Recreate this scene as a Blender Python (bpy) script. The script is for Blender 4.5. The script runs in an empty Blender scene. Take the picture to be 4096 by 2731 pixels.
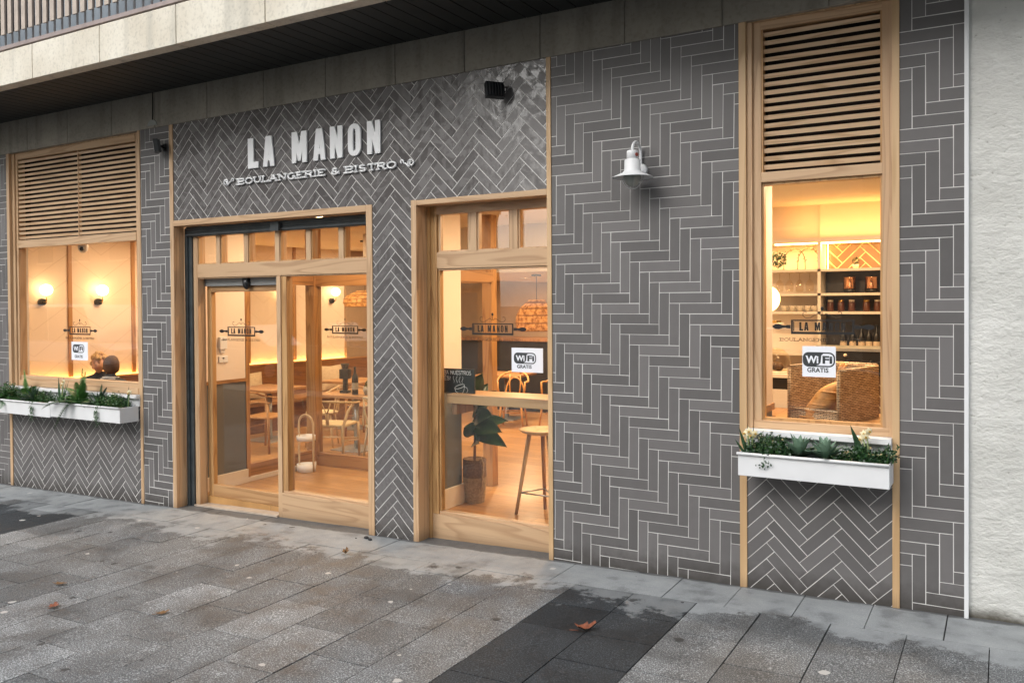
import bpy, math, random
from mathutils import Vector, Matrix
random.seed(7)
S = bpy.context.scene
COL = S.collection
R = math.radians
EYE = 1.65   # everything is laid out around the eye height and lifted by this at the end

# ---------------------------------------------------------------- camera
cam = bpy.data.cameras.new('camera'); co = bpy.data.objects.new('camera', cam); COL.objects.link(co); S.camera = co
yaw, pitch, roll = 0.526933, -0.0134318, -0.00696365
cy, sy, cp, sp = math.cos(yaw), math.sin(yaw), math.cos(pitch), math.sin(pitch)
fw = Vector((-sy*cp, cy*cp, sp)); rt = Vector((cy, sy, 0)); up = rt.cross(fw)
c_, s_ = math.cos(roll), math.sin(roll)
r2 = c_*rt + s_*up; u2 = -s_*rt + c_*up
co.matrix_world = Matrix(((r2.x, u2.x, -fw.x, 0), (r2.y, u2.y, -fw.y, -4.7635), (r2.z, u2.z, -fw.z, 0), (0, 0, 0, 1)))
cam.sensor_width = 36; cam.lens = 3375.69/4096*36; cam.shift_y = -(1365.5-1251.43)/4096
cam.clip_end = 500; cam.clip_start = 0.05

# ---------------------------------------------------------------- sky, sun, exposure
SUN_EL, SUN_AZ = R(38), R(200)
w = bpy.data.worlds.new('World'); S.world = w; w.use_nodes = True
nt = w.node_tree; nt.nodes.clear()
sky = nt.nodes.new('ShaderNodeTexSky'); sky.sky_type = 'NISHITA'; sky.sun_disc = False
sky.sun_elevation = SUN_EL; sky.sun_rotation = SUN_AZ; sky.dust_density = 2.5; sky.air_density = 1.5
hs = nt.nodes.new('ShaderNodeHueSaturation'); hs.inputs['Saturation'].default_value = 0.30
bg = nt.nodes.new('ShaderNodeBackground'); bg.inputs[1].default_value = 0.15
wo = nt.nodes.new('ShaderNodeOutputWorld')
nt.links.new(sky.outputs[0], hs.inputs['Color']); nt.links.new(hs.outputs[0], bg.inputs[0]); nt.links.new(bg.outputs[0], wo.inputs[0])
sl = bpy.data.lights.new('sun', 'SUN'); sl.energy = 0.55; sl.angle = R(60); sl.color = (1, .985, .965)
so = bpy.data.objects.new('sun', sl); COL.objects.link(so)
# the sun stands behind the camera, over the street
sd = Vector((math.sin(SUN_AZ)*math.cos(SUN_EL), math.cos(SUN_AZ)*math.cos(SUN_EL), math.sin(SUN_EL)))
so.rotation_euler = sd.to_track_quat('Z', 'Y').to_euler()
so.location = (0, -6, 12)
S.view_settings.view_transform = 'Standard'; S.view_settings.look = 'None'; S.view_settings.gamma = 1
S.view_settings.exposure = 1.0
S.render.engine = 'CYCLES'
S.cycles.use_denoising = True
S.cycles.max_bounces = 8; S.cycles.diffuse_bounces = 4; S.cycles.glossy_bounces = 4
S.cycles.transparent_max_bounces = 16; S.cycles.transmission_bounces = 6
S.cycles.sample_clamp_indirect = 4
S.cycles.caustics_reflective = False; S.cycles.caustics_refractive = False

# ---------------------------------------------------------------- materials
def newmat(name):
    m = bpy.data.materials.new(name); m.use_nodes = True
    t = m.node_tree; b = t.nodes['Principled BSDF']
    return m, t, b
def N(t, kind, **kw):
    n = t.nodes.new('ShaderNode'+kind)
    for k, v in kw.items():
        if k.startswith('i_'):
            key = k[2:]
            n.inputs[int(key) if key.isdigit() else key.replace('_', ' ')].default_value = v
        else: setattr(n, k, v)
    return n
def L(t, a, b): t.links.new(a, b)
def ramp(t, fac, stops):
    n = t.nodes.new('ShaderNodeValToRGB'); e = n.color_ramp.elements
    while len(e) < len(stops): e.new(0.5)
    for k, (p, c) in enumerate(stops):
        e[k].position = p; e[k].color = (c[0], c[1], c[2], 1) if len(c) == 3 else c
    L(t, fac, n.inputs[0]); return n
def coords(t, scale=(1, 1, 1), rot=(0, 0, 0)):
    tc = N(t, 'TexCoord'); mp = N(t, 'Mapping'); mp.inputs['Scale'].default_value = scale; mp.inputs['Rotation'].default_value = rot
    L(t, tc.outputs['Object'], mp.inputs[0]); return mp.outputs[0]
def bump(t, b, h, strength=.3, dist=.005, prev=None):
    n = N(t, 'Bump'); n.inputs['Strength'].default_value = strength; n.inputs['Distance'].default_value = dist
    L(t, h, n.inputs['Height'])
    if prev: L(t, prev, n.inputs['Normal'])
    L(t, n.outputs[0], b.inputs['Normal']); return n.outputs[0]
def plain(name, col, rough=.5, metal=0, var=.12, scale=8, bmp=0, bscale=60, spec=None, coat=0):
    """flat paint / plastic / stone with faint mottling"""
    m, t, b = newmat(name)
    co_ = coords(t); n = N(t, 'TexNoise'); n.inputs['Scale'].default_value = scale; n.inputs['Detail'].default_value = 5; L(t, co_, n.inputs['Vector'])
    lo = tuple(c*(1-var) for c in col); hi = tuple(min(1, c*(1+var)) for c in col)
    r = ramp(t, n.outputs[0], [(.3, lo), (.7, hi)]); L(t, r.outputs[0], b.inputs['Base Color'])
    b.inputs['Roughness'].default_value = rough; b.inputs['Metallic'].default_value = metal
    if spec is not None: b.inputs['Specular IOR Level'].default_value = spec
    if coat: b.inputs['Coat Weight'].default_value = coat
    if bmp:
        n2 = N(t, 'TexNoise'); n2.inputs['Scale'].default_value = bscale; n2.inputs['Detail'].default_value = 4; L(t, co_, n2.inputs['Vector'])
        bump(t, b, n2.outputs[0], bmp, .004)
    return m
def wood(name, axis, light=(.60, .405, .24), dark=(.43, .265, .145), rough=.45, scale=1.0, seed=0, bands=9, fine=.35):
    """ash / oak with cathedral grain running along one axis"""
    m, t, b = newmat(name)
    k = [7.0, 7.0, 7.0]; k['xyz'.index(axis)] = .55
    tc = N(t, 'TexCoord'); mp = N(t, 'Mapping'); mp.inputs['Scale'].default_value = [q*scale for q in k]; mp.inputs['Location'].default_value = (seed*3.1, seed*1.7, seed*2.3)
    L(t, tc.outputs['Object'], mp.inputs[0])
    n = N(t, 'TexNoise'); n.inputs['Scale'].default_value = 1.0; n.inputs['Detail'].default_value = 2; n.inputs['Roughness'].default_value = .4; L(t, mp.outputs[0], n.inputs['Vector'])
    mu = N(t, 'Math', operation='MULTIPLY'); mu.inputs[1].default_value = bands; L(t, n.outputs[0], mu.inputs[0])
    fr = N(t, 'Math', operation='FRACT'); L(t, mu.outputs[0], fr.inputs[0])
    rg = ramp(t, fr.outputs[0], [(0, (0, 0, 0)), (.55, (.12, .12, .12)), (.88, (1, 1, 1)), (1, (0, 0, 0))])
    k2 = [160.0, 160.0, 160.0]; k2['xyz'.index(axis)] = 3.0
    mp2 = N(t, 'Mapping'); mp2.inputs['Scale'].default_value = k2; L(t, tc.outputs['Object'], mp2.inputs[0])
    n2 = N(t, 'TexNoise'); n2.inputs['Scale'].default_value = 1.0; n2.inputs['Detail'].default_value = 3; L(t, mp2.outputs[0], n2.inputs['Vector'])
    a = N(t, 'Math', operation='MULTIPLY'); a.inputs[1].default_value = .60; L(t, rg.outputs[0], a.inputs[0])
    c = N(t, 'Math', operation='MULTIPLY_ADD'); c.inputs[1].default_value = fine; L(t, n2.outputs[0], c.inputs[0]); L(t, a.outputs[0], c.inputs[2])
    n3 = N(t, 'TexNoise'); n3.inputs['Scale'].default_value = 1.3; n3.inputs['Detail'].default_value = 2; L(t, tc.outputs['Object'], n3.inputs['Vector'])
    d = N(t, 'Math', operation='MULTIPLY_ADD'); d.inputs[1].default_value = .45; L(t, n3.outputs[0], d.inputs[0]); L(t, c.outputs[0], d.inputs[2])
    r = ramp(t, d.outputs[0], [(.25, light), (.62, tuple(.55*p+.45*q for p, q in zip(light, dark))), (1.0, dark)])
    # feet of the outdoor timber are darkened by splashed rain
    sx = N(t, 'SeparateXYZ'); L(t, tc.outputs['Object'], sx.inputs[0])
    g1 = N(t, 'Math', operation='MULTIPLY_ADD'); g1.inputs[1].default_value = -.0247; L(t, sx.outputs[0], g1.inputs[0]); L(t, sx.outputs[2], g1.inputs[2])
    g2 = N(t, 'Math', operation='MULTIPLY_ADD'); g2.inputs[1].default_value = .12; L(t, n2.outputs[0], g2.inputs[0]); L(t, g1.outputs[0], g2.inputs[2])
    g3 = N(t, 'MapRange'); g3.inputs['From Min'].default_value = -1.53; g3.inputs['From Max'].default_value = -1.44; g3.inputs['To Min'].default_value = .5; g3.inputs['To Max'].default_value = 0; L(t, g2.outputs[0], g3.inputs['Value'])
    gm = N(t, 'MixRGB'); L(t, g3.outputs[0], gm.inputs[0]); L(t, r.outputs[0], gm.inputs[1]); gm.inputs[2].default_value = (.16, .10, .055, 1)
    L(t, gm.outputs[0], b.inputs['Base Color']); b.inputs['Roughness'].default_value = rough
    bump(t, b, c.outputs[0], .12, .002)
    return m
def emit(name, col, strength):
    m, t, b = newmat(name); b.inputs['Base Color'].default_value = (*col, 1)
    b.inputs['Emission Color'].default_value = (*col, 1); b.inputs['Emission Strength'].default_value = strength
    return m
def glassmat(name, tint=(.97, .985, .98), refl=1.0):
    """thin window glass: clear with a Fresnel reflection"""
    m, t, b = newmat(name); t.nodes.remove(b)
    out = t.nodes['Material Output']
    tr = N(t, 'BsdfTransparent'); tr.inputs[0].default_value = (*tint, 1)
    gl = N(t, 'BsdfGlossy'); gl.inputs['Roughness'].default_value = .004; gl.inputs[0].default_value = (refl, refl, refl, 1)
    ge = N(t, 'NewGeometry'); dt = N(t, 'VectorMath', operation='DOT_PRODUCT'); L(t, ge.outputs['Incoming'], dt.inputs[0]); L(t, ge.outputs['Normal'], dt.inputs[1])
    ab = N(t, 'Math', operation='ABSOLUTE'); L(t, dt.outputs['Value'], ab.inputs[0]); om = N(t, 'Math', operation='SUBTRACT'); om.inputs[0].default_value = 1; L(t, ab.outputs[0], om.inputs[1])
    pw = N(t, 'Math', operation='POWER'); L(t, om.outputs[0], pw.inputs[0]); pw.inputs[1].default_value = 5
    fr = N(t, 'Math', operation='MULTIPLY_ADD'); L(t, pw.outputs[0], fr.inputs[0]); fr.inputs[1].default_value = .96; fr.inputs[2].default_value = .04
    co_ = coords(t); nz = N(t, 'TexNoise'); nz.inputs['Scale'].default_value = .9; L(t, co_, nz.inputs['Vector'])
    bm = N(t, 'Bump'); bm.inputs['Strength'].default_value = .06; bm.inputs['Distance'].default_value = .02; L(t, nz.outputs[0], bm.inputs['Height'])
    L(t, bm.outputs[0], gl.inputs['Normal'])
    mx = N(t, 'MixShader'); L(t, fr.outputs[0], mx.inputs[0]); L(t, tr.outputs[0], mx.inputs[1]); L(t, gl.outputs[0], mx.inputs[2])
    L(t, mx.outputs[0], out.inputs[0]); return m
def attr_tile(name, c1, c2, rough=.22, glaze=.5, patch=.05, spec=.5):
    """glazed handmade tile: every tile has its own tone, the glaze is wavy and patchy"""
    m, t, b = newmat(name)
    at = N(t, 'Attribute'); at.attribute_name = 'tone'
    tc = N(t, 'TexCoord')
    n = N(t, 'TexNoise'); n.inputs['Scale'].default_value = 14; n.inputs['Detail'].default_value = 5; n.inputs['Roughness'].default_value = .6; L(t, tc.outputs['Object'], n.inputs['Vector'])
    ma = N(t, 'Math', operation='MULTIPLY_ADD'); ma.inputs[1].default_value = .3; L(t, n.outputs[0], ma.inputs[0])
    m2 = N(t, 'Math', operation='MULTIPLY'); m2.inputs[1].default_value = .7; L(t, at.outputs['Fac'], m2.inputs[0]); L(t, m2.outputs[0], ma.inputs[2])
    r = ramp(t, ma.outputs[0], [(.2, c1), (.8, c2)])
    # splashed dirt along the foot of the wall
    sx = N(t, 'SeparateXYZ'); L(t, tc.outputs['Object'], sx.inputs[0])
    g1 = N(t, 'Math', operation='MULTIPLY_ADD'); g1.inputs[1].default_value = -.0247; L(t, sx.outputs[0], g1.inputs[0]); L(t, sx.outputs[2], g1.inputs[2])
    g2 = N(t, 'Math', operation='MULTIPLY_ADD'); g2.inputs[1].default_value = .16; L(t, n.outputs[0], g2.inputs[0]); L(t, g1.outputs[0], g2.inputs[2])
    g3 = N(t, 'MapRange'); g3.inputs['From Min'].default_value = -1.50; g3.inputs['From Max'].default_value = -1.36; g3.inputs['To Min'].default_value = .85; g3.inputs['To Max'].default_value = 0; L(t, g2.outputs[0], g3.inputs['Value'])
    gm = N(t, 'MixRGB'); L(t, g3.outputs[0], gm.inputs[0]); L(t, r.outputs[0], gm.inputs[1]); gm.inputs[2].default_value = (.055, .05, .045, 1)
    L(t, gm.outputs[0], b.inputs['Base Color'])
    n2 = N(t, 'TexNoise'); n2.inputs['Scale'].default_value = 9; n2.inputs['Detail'].default_value = 6; n2.inputs['Roughness'].default_value = .65; n2.inputs['Distortion'].default_value = .8
    sh = N(t, 'VectorMath', operation='SCALE'); sh.inputs[0].default_value = (31, 17, 23); L(t, at.outputs['Fac'], sh.inputs['Scale']); vv = N(t, 'VectorMath', operation='ADD'); L(t, tc.outputs['Object'], vv.inputs[0]); L(t, sh.outputs[0], vv.inputs[1])   # each tile has its own glaze
    L(t, vv.outputs[0], n2.inputs['Vector'])
    rr = ramp(t, n2.outputs[0], [(.46, (rough,)*3), (.56, (rough+patch,)*3)]); L(t, rr.outputs[0], b.inputs['Roughness'])
    n3 = N(t, 'TexNoise'); n3.inputs['Scale'].default_value = 16; n3.inputs['Detail'].default_value = 3; n3.inputs['Roughness'].default_value = .5; L(t, vv.outputs[0], n3.inputs['Vector'])
    bump(t, b, n3.outputs[0], glaze, .006)
    b.inputs['Specular IOR Level'].default_value = spec
    return m

M = {}
M['wx'] = wood('ash_wood_x', 'x'); M['wz'] = wood('ash_wood_z', 'z', seed=2); M['wy'] = wood('ash_wood_y', 'y', seed=3)
M['wz2'] = wood('ash_wood_warm', 'z', (.56, .33, .14), (.36, .19, .075), seed=5)
M['pine'] = wood('pine_strip', 'z', (.62, .42, .235), (.50, .32, .16), seed=6, bands=5)
M['oakx'] = wood('oak_interior_x', 'x', (.42, .23, .09), (.25, .12, .045), seed=7)
M['oakz'] = wood('oak_interior_z', 'z', (.42, .23, .09), (.25, .12, .045), seed=8)
M['oaky'] = wood('oak_interior_y', 'y', (.40, .21, .085), (.22, .11, .04), seed=9)
M['bench'] = wood('bench_wood', 'y', (.22, .10, .04), (.12, .05, .02), seed=10, rough=.35)
M['walnut'] = wood('darker_oak_z', 'z', (.26, .13, .06), (.15, .07, .03), seed=11)
M['pale'] = wood('pale_beech', 'z', (.62, .48, .3), (.50, .36, .2), seed=12, bands=4)
M['tile'] = attr_tile('glazed_grey_tile', (.112, .107, .106), (.168, .160, .159), rough=.40, glaze=.14, spec=.28)
M['tile_wet'] = attr_tile('glossy_grey_tile', (.102, .095, .094), (.150, .142, .141), rough=.13, glaze=.32, patch=.28)
M['grout'] = plain('white_grout', (.70, .69, .67), .8, var=.12, scale=5)
M['white'] = plain('white_paint', (.74, .75, .76), .42, var=.03, bmp=.03, bscale=25)
M['whitesheet'] = plain('white_paper', (.82, .84, .9), .8, var=.02)
M['black'] = plain('black_plastic', (.012, .013, .015), .35)
M['blackmatt'] = plain('black_film', (.006, .005, .005), .6)
M['steel'] = plain('galvanised_steel', (.42, .44, .45), .38, metal=.8, var=.15, scale=30)
M['shutter'] = plain('dark_shutter_metal', (.05, .062, .068), .4, metal=0, var=.3, scale=12)
M['dark'] = plain('dark_void', (.02, .015, .012), .9)
M['glass'] = glassmat('window_glass')
M['logo_grey'] = plain('dark_print', (.035, .04, .045), .5)
# ---------------------------------------------------------------- mesh helpers
OFF = {}
class MB:
    def __init__(s): s.v = []; s.f = []; s.m = []; s.tone = []; s.sm = []
    def add(s, vs, fs, m=0, tone=0.5, smooth=False):
        o = len(s.v); s.v += [tuple(p) for p in vs]
        for f in fs: s.f.append([i+o for i in f]); s.m.append(m); s.tone.append(tone); s.sm.append(smooth)
    def box(s, x0, x1, y0, y1, z0, z1, m=0, tone=.5):
        vs = [(x, y, z) for z in (z0, z1) for y in (y0, y1) for x in (x0, x1)]
        s.add(vs, [(0, 2, 3, 1), (4, 5, 7, 6), (0, 1, 5, 4), (2, 6, 7, 3), (0, 4, 6, 2), (1, 3, 7, 5)], m, tone)
    def slab(s, x0, x1, y0, y1, zf0, zf1, m=0):
        """box whose bottom and top follow zf0(x), zf1(x)"""
        vs = []
        for f in (zf0, zf1):
            for y in (y0, y1):
                for x in (x0, x1): vs.append((x, y, f(x) if callable(f) else f))
        s.add(vs, [(0, 2, 3, 1), (4, 5, 7, 6), (0, 1, 5, 4), (2, 6, 7, 3), (0, 4, 6, 2), (1, 3, 7, 5)], m)
    def obox(s, c, ax, ay, az, m=0):
        """box from centre and three half axes"""
        c = Vector(c); ax, ay, az = Vector(ax), Vector(ay), Vector(az)
        vs = [c+i*ax+j*ay+k*az for k in (-1, 1) for j in (-1, 1) for i in (-1, 1)]
        s.add(vs, [(0, 2, 3, 1), (4, 5, 7, 6), (0, 1, 5, 4), (2, 6, 7, 3), (0, 4, 6, 2), (1, 3, 7, 5)], m)
    def tube(s, pts, r, n=8, m=0, cap=True, flat=1.0):
        pts = [Vector(p) for p in pts]; rs = r if isinstance(r, (list, tuple)) else [r]*len(pts)
        o = len(s.v); k = len(pts); prev = None
        for i, p in enumerate(pts):
            d = (pts[min(i+1, k-1)]-pts[max(i-1, 0)]).normalized()
            if prev is None:
                a = d.cross(Vector((0, 0, 1)))
                if a.length < .1: a = d.cross(Vector((0, 1, 0)))
            else: a = prev-d*prev.dot(d)
            a.normalize(); prev = a; b = d.cross(a)
            for j in range(n):
                t = 2*math.pi*j/n; s.v.append(tuple(p+rs[i]*(math.cos(t)*a+flat*math.sin(t)*b)))
        for i in range(k-1):
            for j in range(n):
                s.f.append([o+i*n+j, o+i*n+(j+1) % n, o+(i+1)*n+(j+1) % n, o+(i+1)*n+j]); s.m.append(m); s.tone.append(.5); s.sm.append(True)
        if cap:
            for base in (o, o+(k-1)*n):
                s.f.append([base+j for j in range(n)] if base != o else [base+j for j in reversed(range(n))]); s.m.append(m); s.tone.append(.5); s.sm.append(False)
    def lathe(s, prof, c=(0, 0, 0), n=24, m=0, smooth=True, sx=1, sy=1):
        o = len(s.v); c = Vector(c)
        for (r, z) in prof:
            for j in range(n):
                t = 2*math.pi*j/n; s.v.append((c.x+sx*r*math.cos(t), c.y+sy*r*math.sin(t), c.z+z))
        for i in range(len(prof)-1):
            for j in range(n):
                s.f.append([o+i*n+j, o+i*n+(j+1) % n, o+(i+1)*n+(j+1) % n, o+(i+1)*n+j]); s.m.append(m); s.tone.append(.5); s.sm.append(smooth)
    def ball(s, c, rx, ry=None, rz=None, n=14, m=0, k=10):
        ry = ry or rx; rz = rz or rx; o = len(s.v)
        for i in range(k+1):
            p = math.pi*i/k
            for j in range(n):
                t = 2*math.pi*j/n
                s.v.append((c[0]+rx*math.sin(p)*math.cos(t), c[1]+ry*math.sin(p)*math.sin(t), c[2]-rz*math.cos(p)))
        for i in range(k):
            for j in range(n):
                s.f.append([o+i*n+j, o+i*n+(j+1) % n, o+(i+1)*n+(j+1) % n, o+(i+1)*n+j]); s.m.append(m); s.tone.append(.5); s.sm.append(True)
    def prism(s, poly, y0, y1, m=0):
        """polygon in x,z pulled from y0 (front) to y1"""
        n = len(poly); vs = [(x, y0, z) for x, z in poly]+[(x, y1, z) for x, z in poly]
        fs = [list(range(n)), list(range(2*n-1, n-1, -1))]+[[i, i+n, (i+1) % n+n, (i+1) % n] for i in range(n)]
        s.add(vs, fs, m)
    def build(s, name, mats, parent=None, smooth=None, bevel=0, label=None):
        me = bpy.data.meshes.new(name); me.from_pydata(s.v, [], s.f)
        mats = mats if isinstance(mats, (list, tuple)) else [mats]
        for mm in mats: me.materials.append(M[mm] if isinstance(mm, str) else mm)
        me.polygons.foreach_set('material_index', s.m)
        me.polygons.foreach_set('use_smooth', s.sm if smooth is None else [smooth]*len(s.f))
        if any(abs(q-.5) > 1e-6 for q in s.tone):
            a = me.attributes.new('tone', 'FLOAT', 'FACE'); a.data.foreach_set('value', s.tone)
        me.update()
        o = bpy.data.objects.new(name, me); COL.objects.link(o)
        if parent is not None:
            o.parent = parent
            if parent.name in OFF: o.location = -OFF[parent.name]
        if bevel:
            b = o.modifiers.new('bevel', 'BEVEL'); b.width = bevel; b.segments = 2; b.limit_method = 'ANGLE'; b.angle_limit = R(40)
        if label: o['label'] = label
        return o
def thing(name, label, cat, loc=None, group=None):
    """an Empty at the thing's base; loc given = its parts are written in room coordinates"""
    o = bpy.data.objects.new(name, None); COL.objects.link(o); o.empty_display_size = .1
    o['label'] = label; o['category'] = cat
    if group: o['group'] = group
    if loc is not None: o.location = loc; OFF[o.name] = Vector(loc)
    return o
def tag(o, label, cat, group=None):
    o['label'] = label; o['category'] = cat
    if group: o['group'] = group
    return o
def struct(o): o['kind'] = 'structure'; return o
def dup(root, loc, rz=0, label=None, scale=1):
    r = root.copy(); COL.objects.link(r); r.location = loc; r.rotation_euler = (0, 0, rz); r.scale = (scale,)*3
    if label: r['label'] = label
    for ch in list(root.children):
        c = ch.copy(); COL.objects.link(c); c.parent = r
        for g in list(ch.children):
            d = g.copy(); COL.objects.link(d); d.parent = c
            for h in list(g.children):
                e = h.copy(); COL.objects.link(e); e.parent = d
    return r
def place(o, loc, rz=0, scale=1): o.location = loc; o.rotation_euler = (0, 0, rz); o.scale = (scale,)*3; return o
def curve_mesh(name, splines, mat, parent, depth=.004, bevel=0.0, y=0.0):
    """filled flat shapes in x,z (holes by even-odd) with thickness, facing -y"""
    cu = bpy.data.curves.new(name, 'CURVE'); cu.dimensions = '2D'; cu.fill_mode = 'BOTH'; cu.extrude = depth/2; cu.bevel_depth = bevel; cu.bevel_resolution = 1
    for sp_ in splines:
        q = cu.splines.new('POLY'); q.points.add(len(sp_)-1); q.use_cyclic_u = True
        for i, (x, z) in enumerate(sp_): q.points[i].co = (x, z, 0, 1)
    return _c2m(cu, name, mat, parent, y)
def _c2m(cu, name, mat, parent, y, xf=None):
    tmp = bpy.data.objects.new('tmp', cu); COL.objects.link(tmp)
    dg = bpy.context.evaluated_depsgraph_get(); me = bpy.data.meshes.new_from_object(tmp.evaluated_get(dg)); me.name = name
    COL.objects.unlink(tmp); bpy.data.objects.remove(tmp)
    for v in me.vertices: x, z, yy = v.co; v.co = (x, y-yy, z)
    me.materials.clear(); me.materials.append(M[mat] if isinstance(mat, str) else mat)
    o = bpy.data.objects.new(name, me); COL.objects.link(o)
    if parent is not None:
        o.parent = parent
        if parent.name in OFF: o.location = -OFF[parent.name]
    return o
def text_mesh(txt, name, mat, parent, x, z, width, height, y, depth=.002, offset=0.0):
    """built-in font, fitted to a box whose lower left corner is x,z"""
    cu = bpy.data.curves.new(name, 'FONT'); cu.body = txt; cu.size = 1; cu.extrude = .001; cu.offset = offset; cu.resolution_u = 3
    tmp = bpy.data.objects.new('tmp', cu); COL.objects.link(tmp)
    dg = bpy.context.evaluated_depsgraph_get(); me = bpy.data.meshes.new_from_object(tmp.evaluated_get(dg)); me.name = name
    COL.objects.unlink(tmp); bpy.data.objects.remove(tmp)
    xs = [v.co.x for v in me.vertices]; ys = [v.co.y for v in me.vertices]
    x0, x1, y0, y1 = min(xs), max(xs), min(ys), max(ys)
    for v in me.vertices:
        a, b, c = v.co
        v.co = (x+(a-x0)/(x1-x0)*width, y-(depth/2 if c > 0 else -depth/2), z+(b-y0)/(y1-y0)*height)
    me.materials.clear(); me.materials.append(M[mat] if isinstance(mat, str) else mat)
    o = bpy.data.objects.new(name, me); COL.objects.link(o)
    if parent is not None:
        o.parent = parent
        if parent.name in OFF: o.location = -OFF[parent.name]
    return o
def arc(cx, cz, r, a0, a1, n=8, rz=None):
    rz = rz or r
    return [(cx+r*math.cos(R(a0+(a1-a0)*i/n)), cz+rz*math.sin(R(a0+(a1-a0)*i/n))) for i in range(n+1)]
# stroke letters on a unit-high box: width, strokes, serif points
def SF(ch):
    A = arc
    d = {
     'A': (.9, [[(.08, 0), (.45, 1), (.82, 0)], [(.22, .36), (.68, .36)]], [(.08, 0), (.82, 0), (.45, 1)]),
     'B': (.8, [[(.12, 0), (.12, 1), (.5, 1)]+A(.5, .76, .22, 90, -90, 6, .24)+[(.12, .52)], [(.5, .52)]+A(.5, .26, .26, 90, -90, 6)+[(.12, 0)]], [(.05, 0), (.05, 1)]),
     'C': (.85, [A(.45, .5, .36, 40, 320, 12, .5)], []),
     'E': (.8, [[(.72, .22), (.72, 0), (.12, 0), (.12, 1), (.72, 1), (.72, .78)], [(.12, .52), (.5, .52), (.5, .62)]], [(.05, 0), (.05, 1)]),
     'F': (.75, [[(.12, 0), (.12, 1), (.7, 1), (.7, .8)], [(.12, .52), (.5, .52)]], [(.12, 0)]),
     'G': (.9, [A(.45, .5, .36, 50, 300, 12, .5)+[(.8, .12), (.8, .42), (.55, .42)]], []),
     'I': (.42, [[(.21, 0), (.21, 1)]], [(.21, 0), (.21, 1)]),
     'L': (.75, [[(.14, 1), (.14, 0), (.68, 0), (.68, .3)]], [(.14, 1), (.08, 0)]),
     'M': (1., [[(.14, 0), (.14, 1), (.5, .25), (.86, 1), (.86, 0)]], [(.14, 0), (.86, 0)]),
     'N': (.95, [[(.16, 0), (.16, 1), (.78, 0), (.78, 1)]], [(.16, 0), (.1, 1), (.78, 1)]),
     'O': (.9, [A(.45, .5, .36, 0, 360, 16, .5)], []),
     'P': (.75, [[(.12, 0), (.12, 1), (.48, 1)]+A(.48, .74, .22, 90, -90, 6, .26)+[(.12, .48)]], [(.12, 0)]),
     'R': (.85, [[(.14, 0), (.14, 1), (.5, 1)]+A(.5, .76, .22, 90, -90, 6, .24)+[(.14, .52)], [(.45, .52), (.76, 0)]], [(.14, 0), (.08, 1), (.78, 0)]),
     'S': (.75, [A(.38, .75, .26, 30, 270, 8, .25)+A(.38, .25, .28, 90, -150, 8, .25)], []),
     'T': (.85, [[(.1, .74), (.1, 1), (.76, 1), (.76, .74)], [(.43, 1), (.43, 0)]], [(.43, 0)]),
     'U': (.9, [[(.15, 1)]+A(.45, .36, .3, 180, 360, 8)+[(.75, 1)]], [(.15, 1), (.75, 1)]),
     '&': (.85, [A(.38, .78, .2, -60, 240, 8)+A(.38, .26, .28, 130, 320, 8)+[(.8, .5)], [(.25, .6), (.8, 0)]], []),
     '!': (.3, [[(.15, 1), (.15, .3)], [(.15, .08), (.15, 0)]], []),
     'É': (.8, [[(.72, 0), (.12, 0), (.12, 1), (.72, 1)], [(.12, .52), (.6, .52)], [(.35, 1.12), (.6, 1.3)]], []),
     ' ': (.45, [], [])}
    return d[ch]
def strokes(mb, txt, x, z, h, y, r, adv=1.0, serif=True, width=None, wob=0, m=0, sx=1.0, n=6):
    tot = sum(SF(c)[0] for c in txt)*h*adv
    k = (width/tot if width else 1)*adv*sx
    for c in txt:
        wd, ss, se = SF(c)
        j = lambda: random.uniform(-wob, wob)*h
        for st in ss:
            pts = [(x+px*h*k+j(), y, z+pz*h+j()) for px, pz in st]
            # one short tube per stroke segment keeps the corners crisp
            cur = [pts[0]]
            for i in range(1, len(pts)):
                cur.append(pts[i])
                if i+1 < len(pts):
                    a, b = Vector(pts[i])-Vector(pts[i-1]), Vector(pts[i+1])-Vector(pts[i])
                    if a.length > 1e-6 and b.length > 1e-6 and a.angle(b) > .9: mb.tube(cur, r, n, m); cur = [pts[i]]
            mb.tube(cur, r, n, m)
        if serif:
            for px, pz in se: mb.tube([(x+px*h*k-.16*h*k, y, z+pz*h), (x+px*h*k+.16*h*k, y, z+pz*h)], r*.95, n, m)
        x += wd*h*k
def clip(poly, reg):
    """Sutherland-Hodgman: poly by convex counter-clockwise region"""
    out = poly
    for i in range(len(reg)):
        a, b = reg[i], reg[(i+1) % len(reg)]
        inp, out = out, []
        if not inp: return []
        f = lambda p: (b[0]-a[0])*(p[1]-a[1])-(b[1]-a[1])*(p[0]-a[0])
        for k in range(len(inp)):
            p, q = inp[k-1], inp[k]; fp, fq = f(p), f(q)
            if (fp >= 0) != (fq >= 0):
                t = fp/(fp-fq); out.append((p[0]+(q[0]-p[0])*t, p[1]+(q[1]-p[1])*t))
            if fq >= 0: out.append(q)
    return out
TW = .0625
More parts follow.
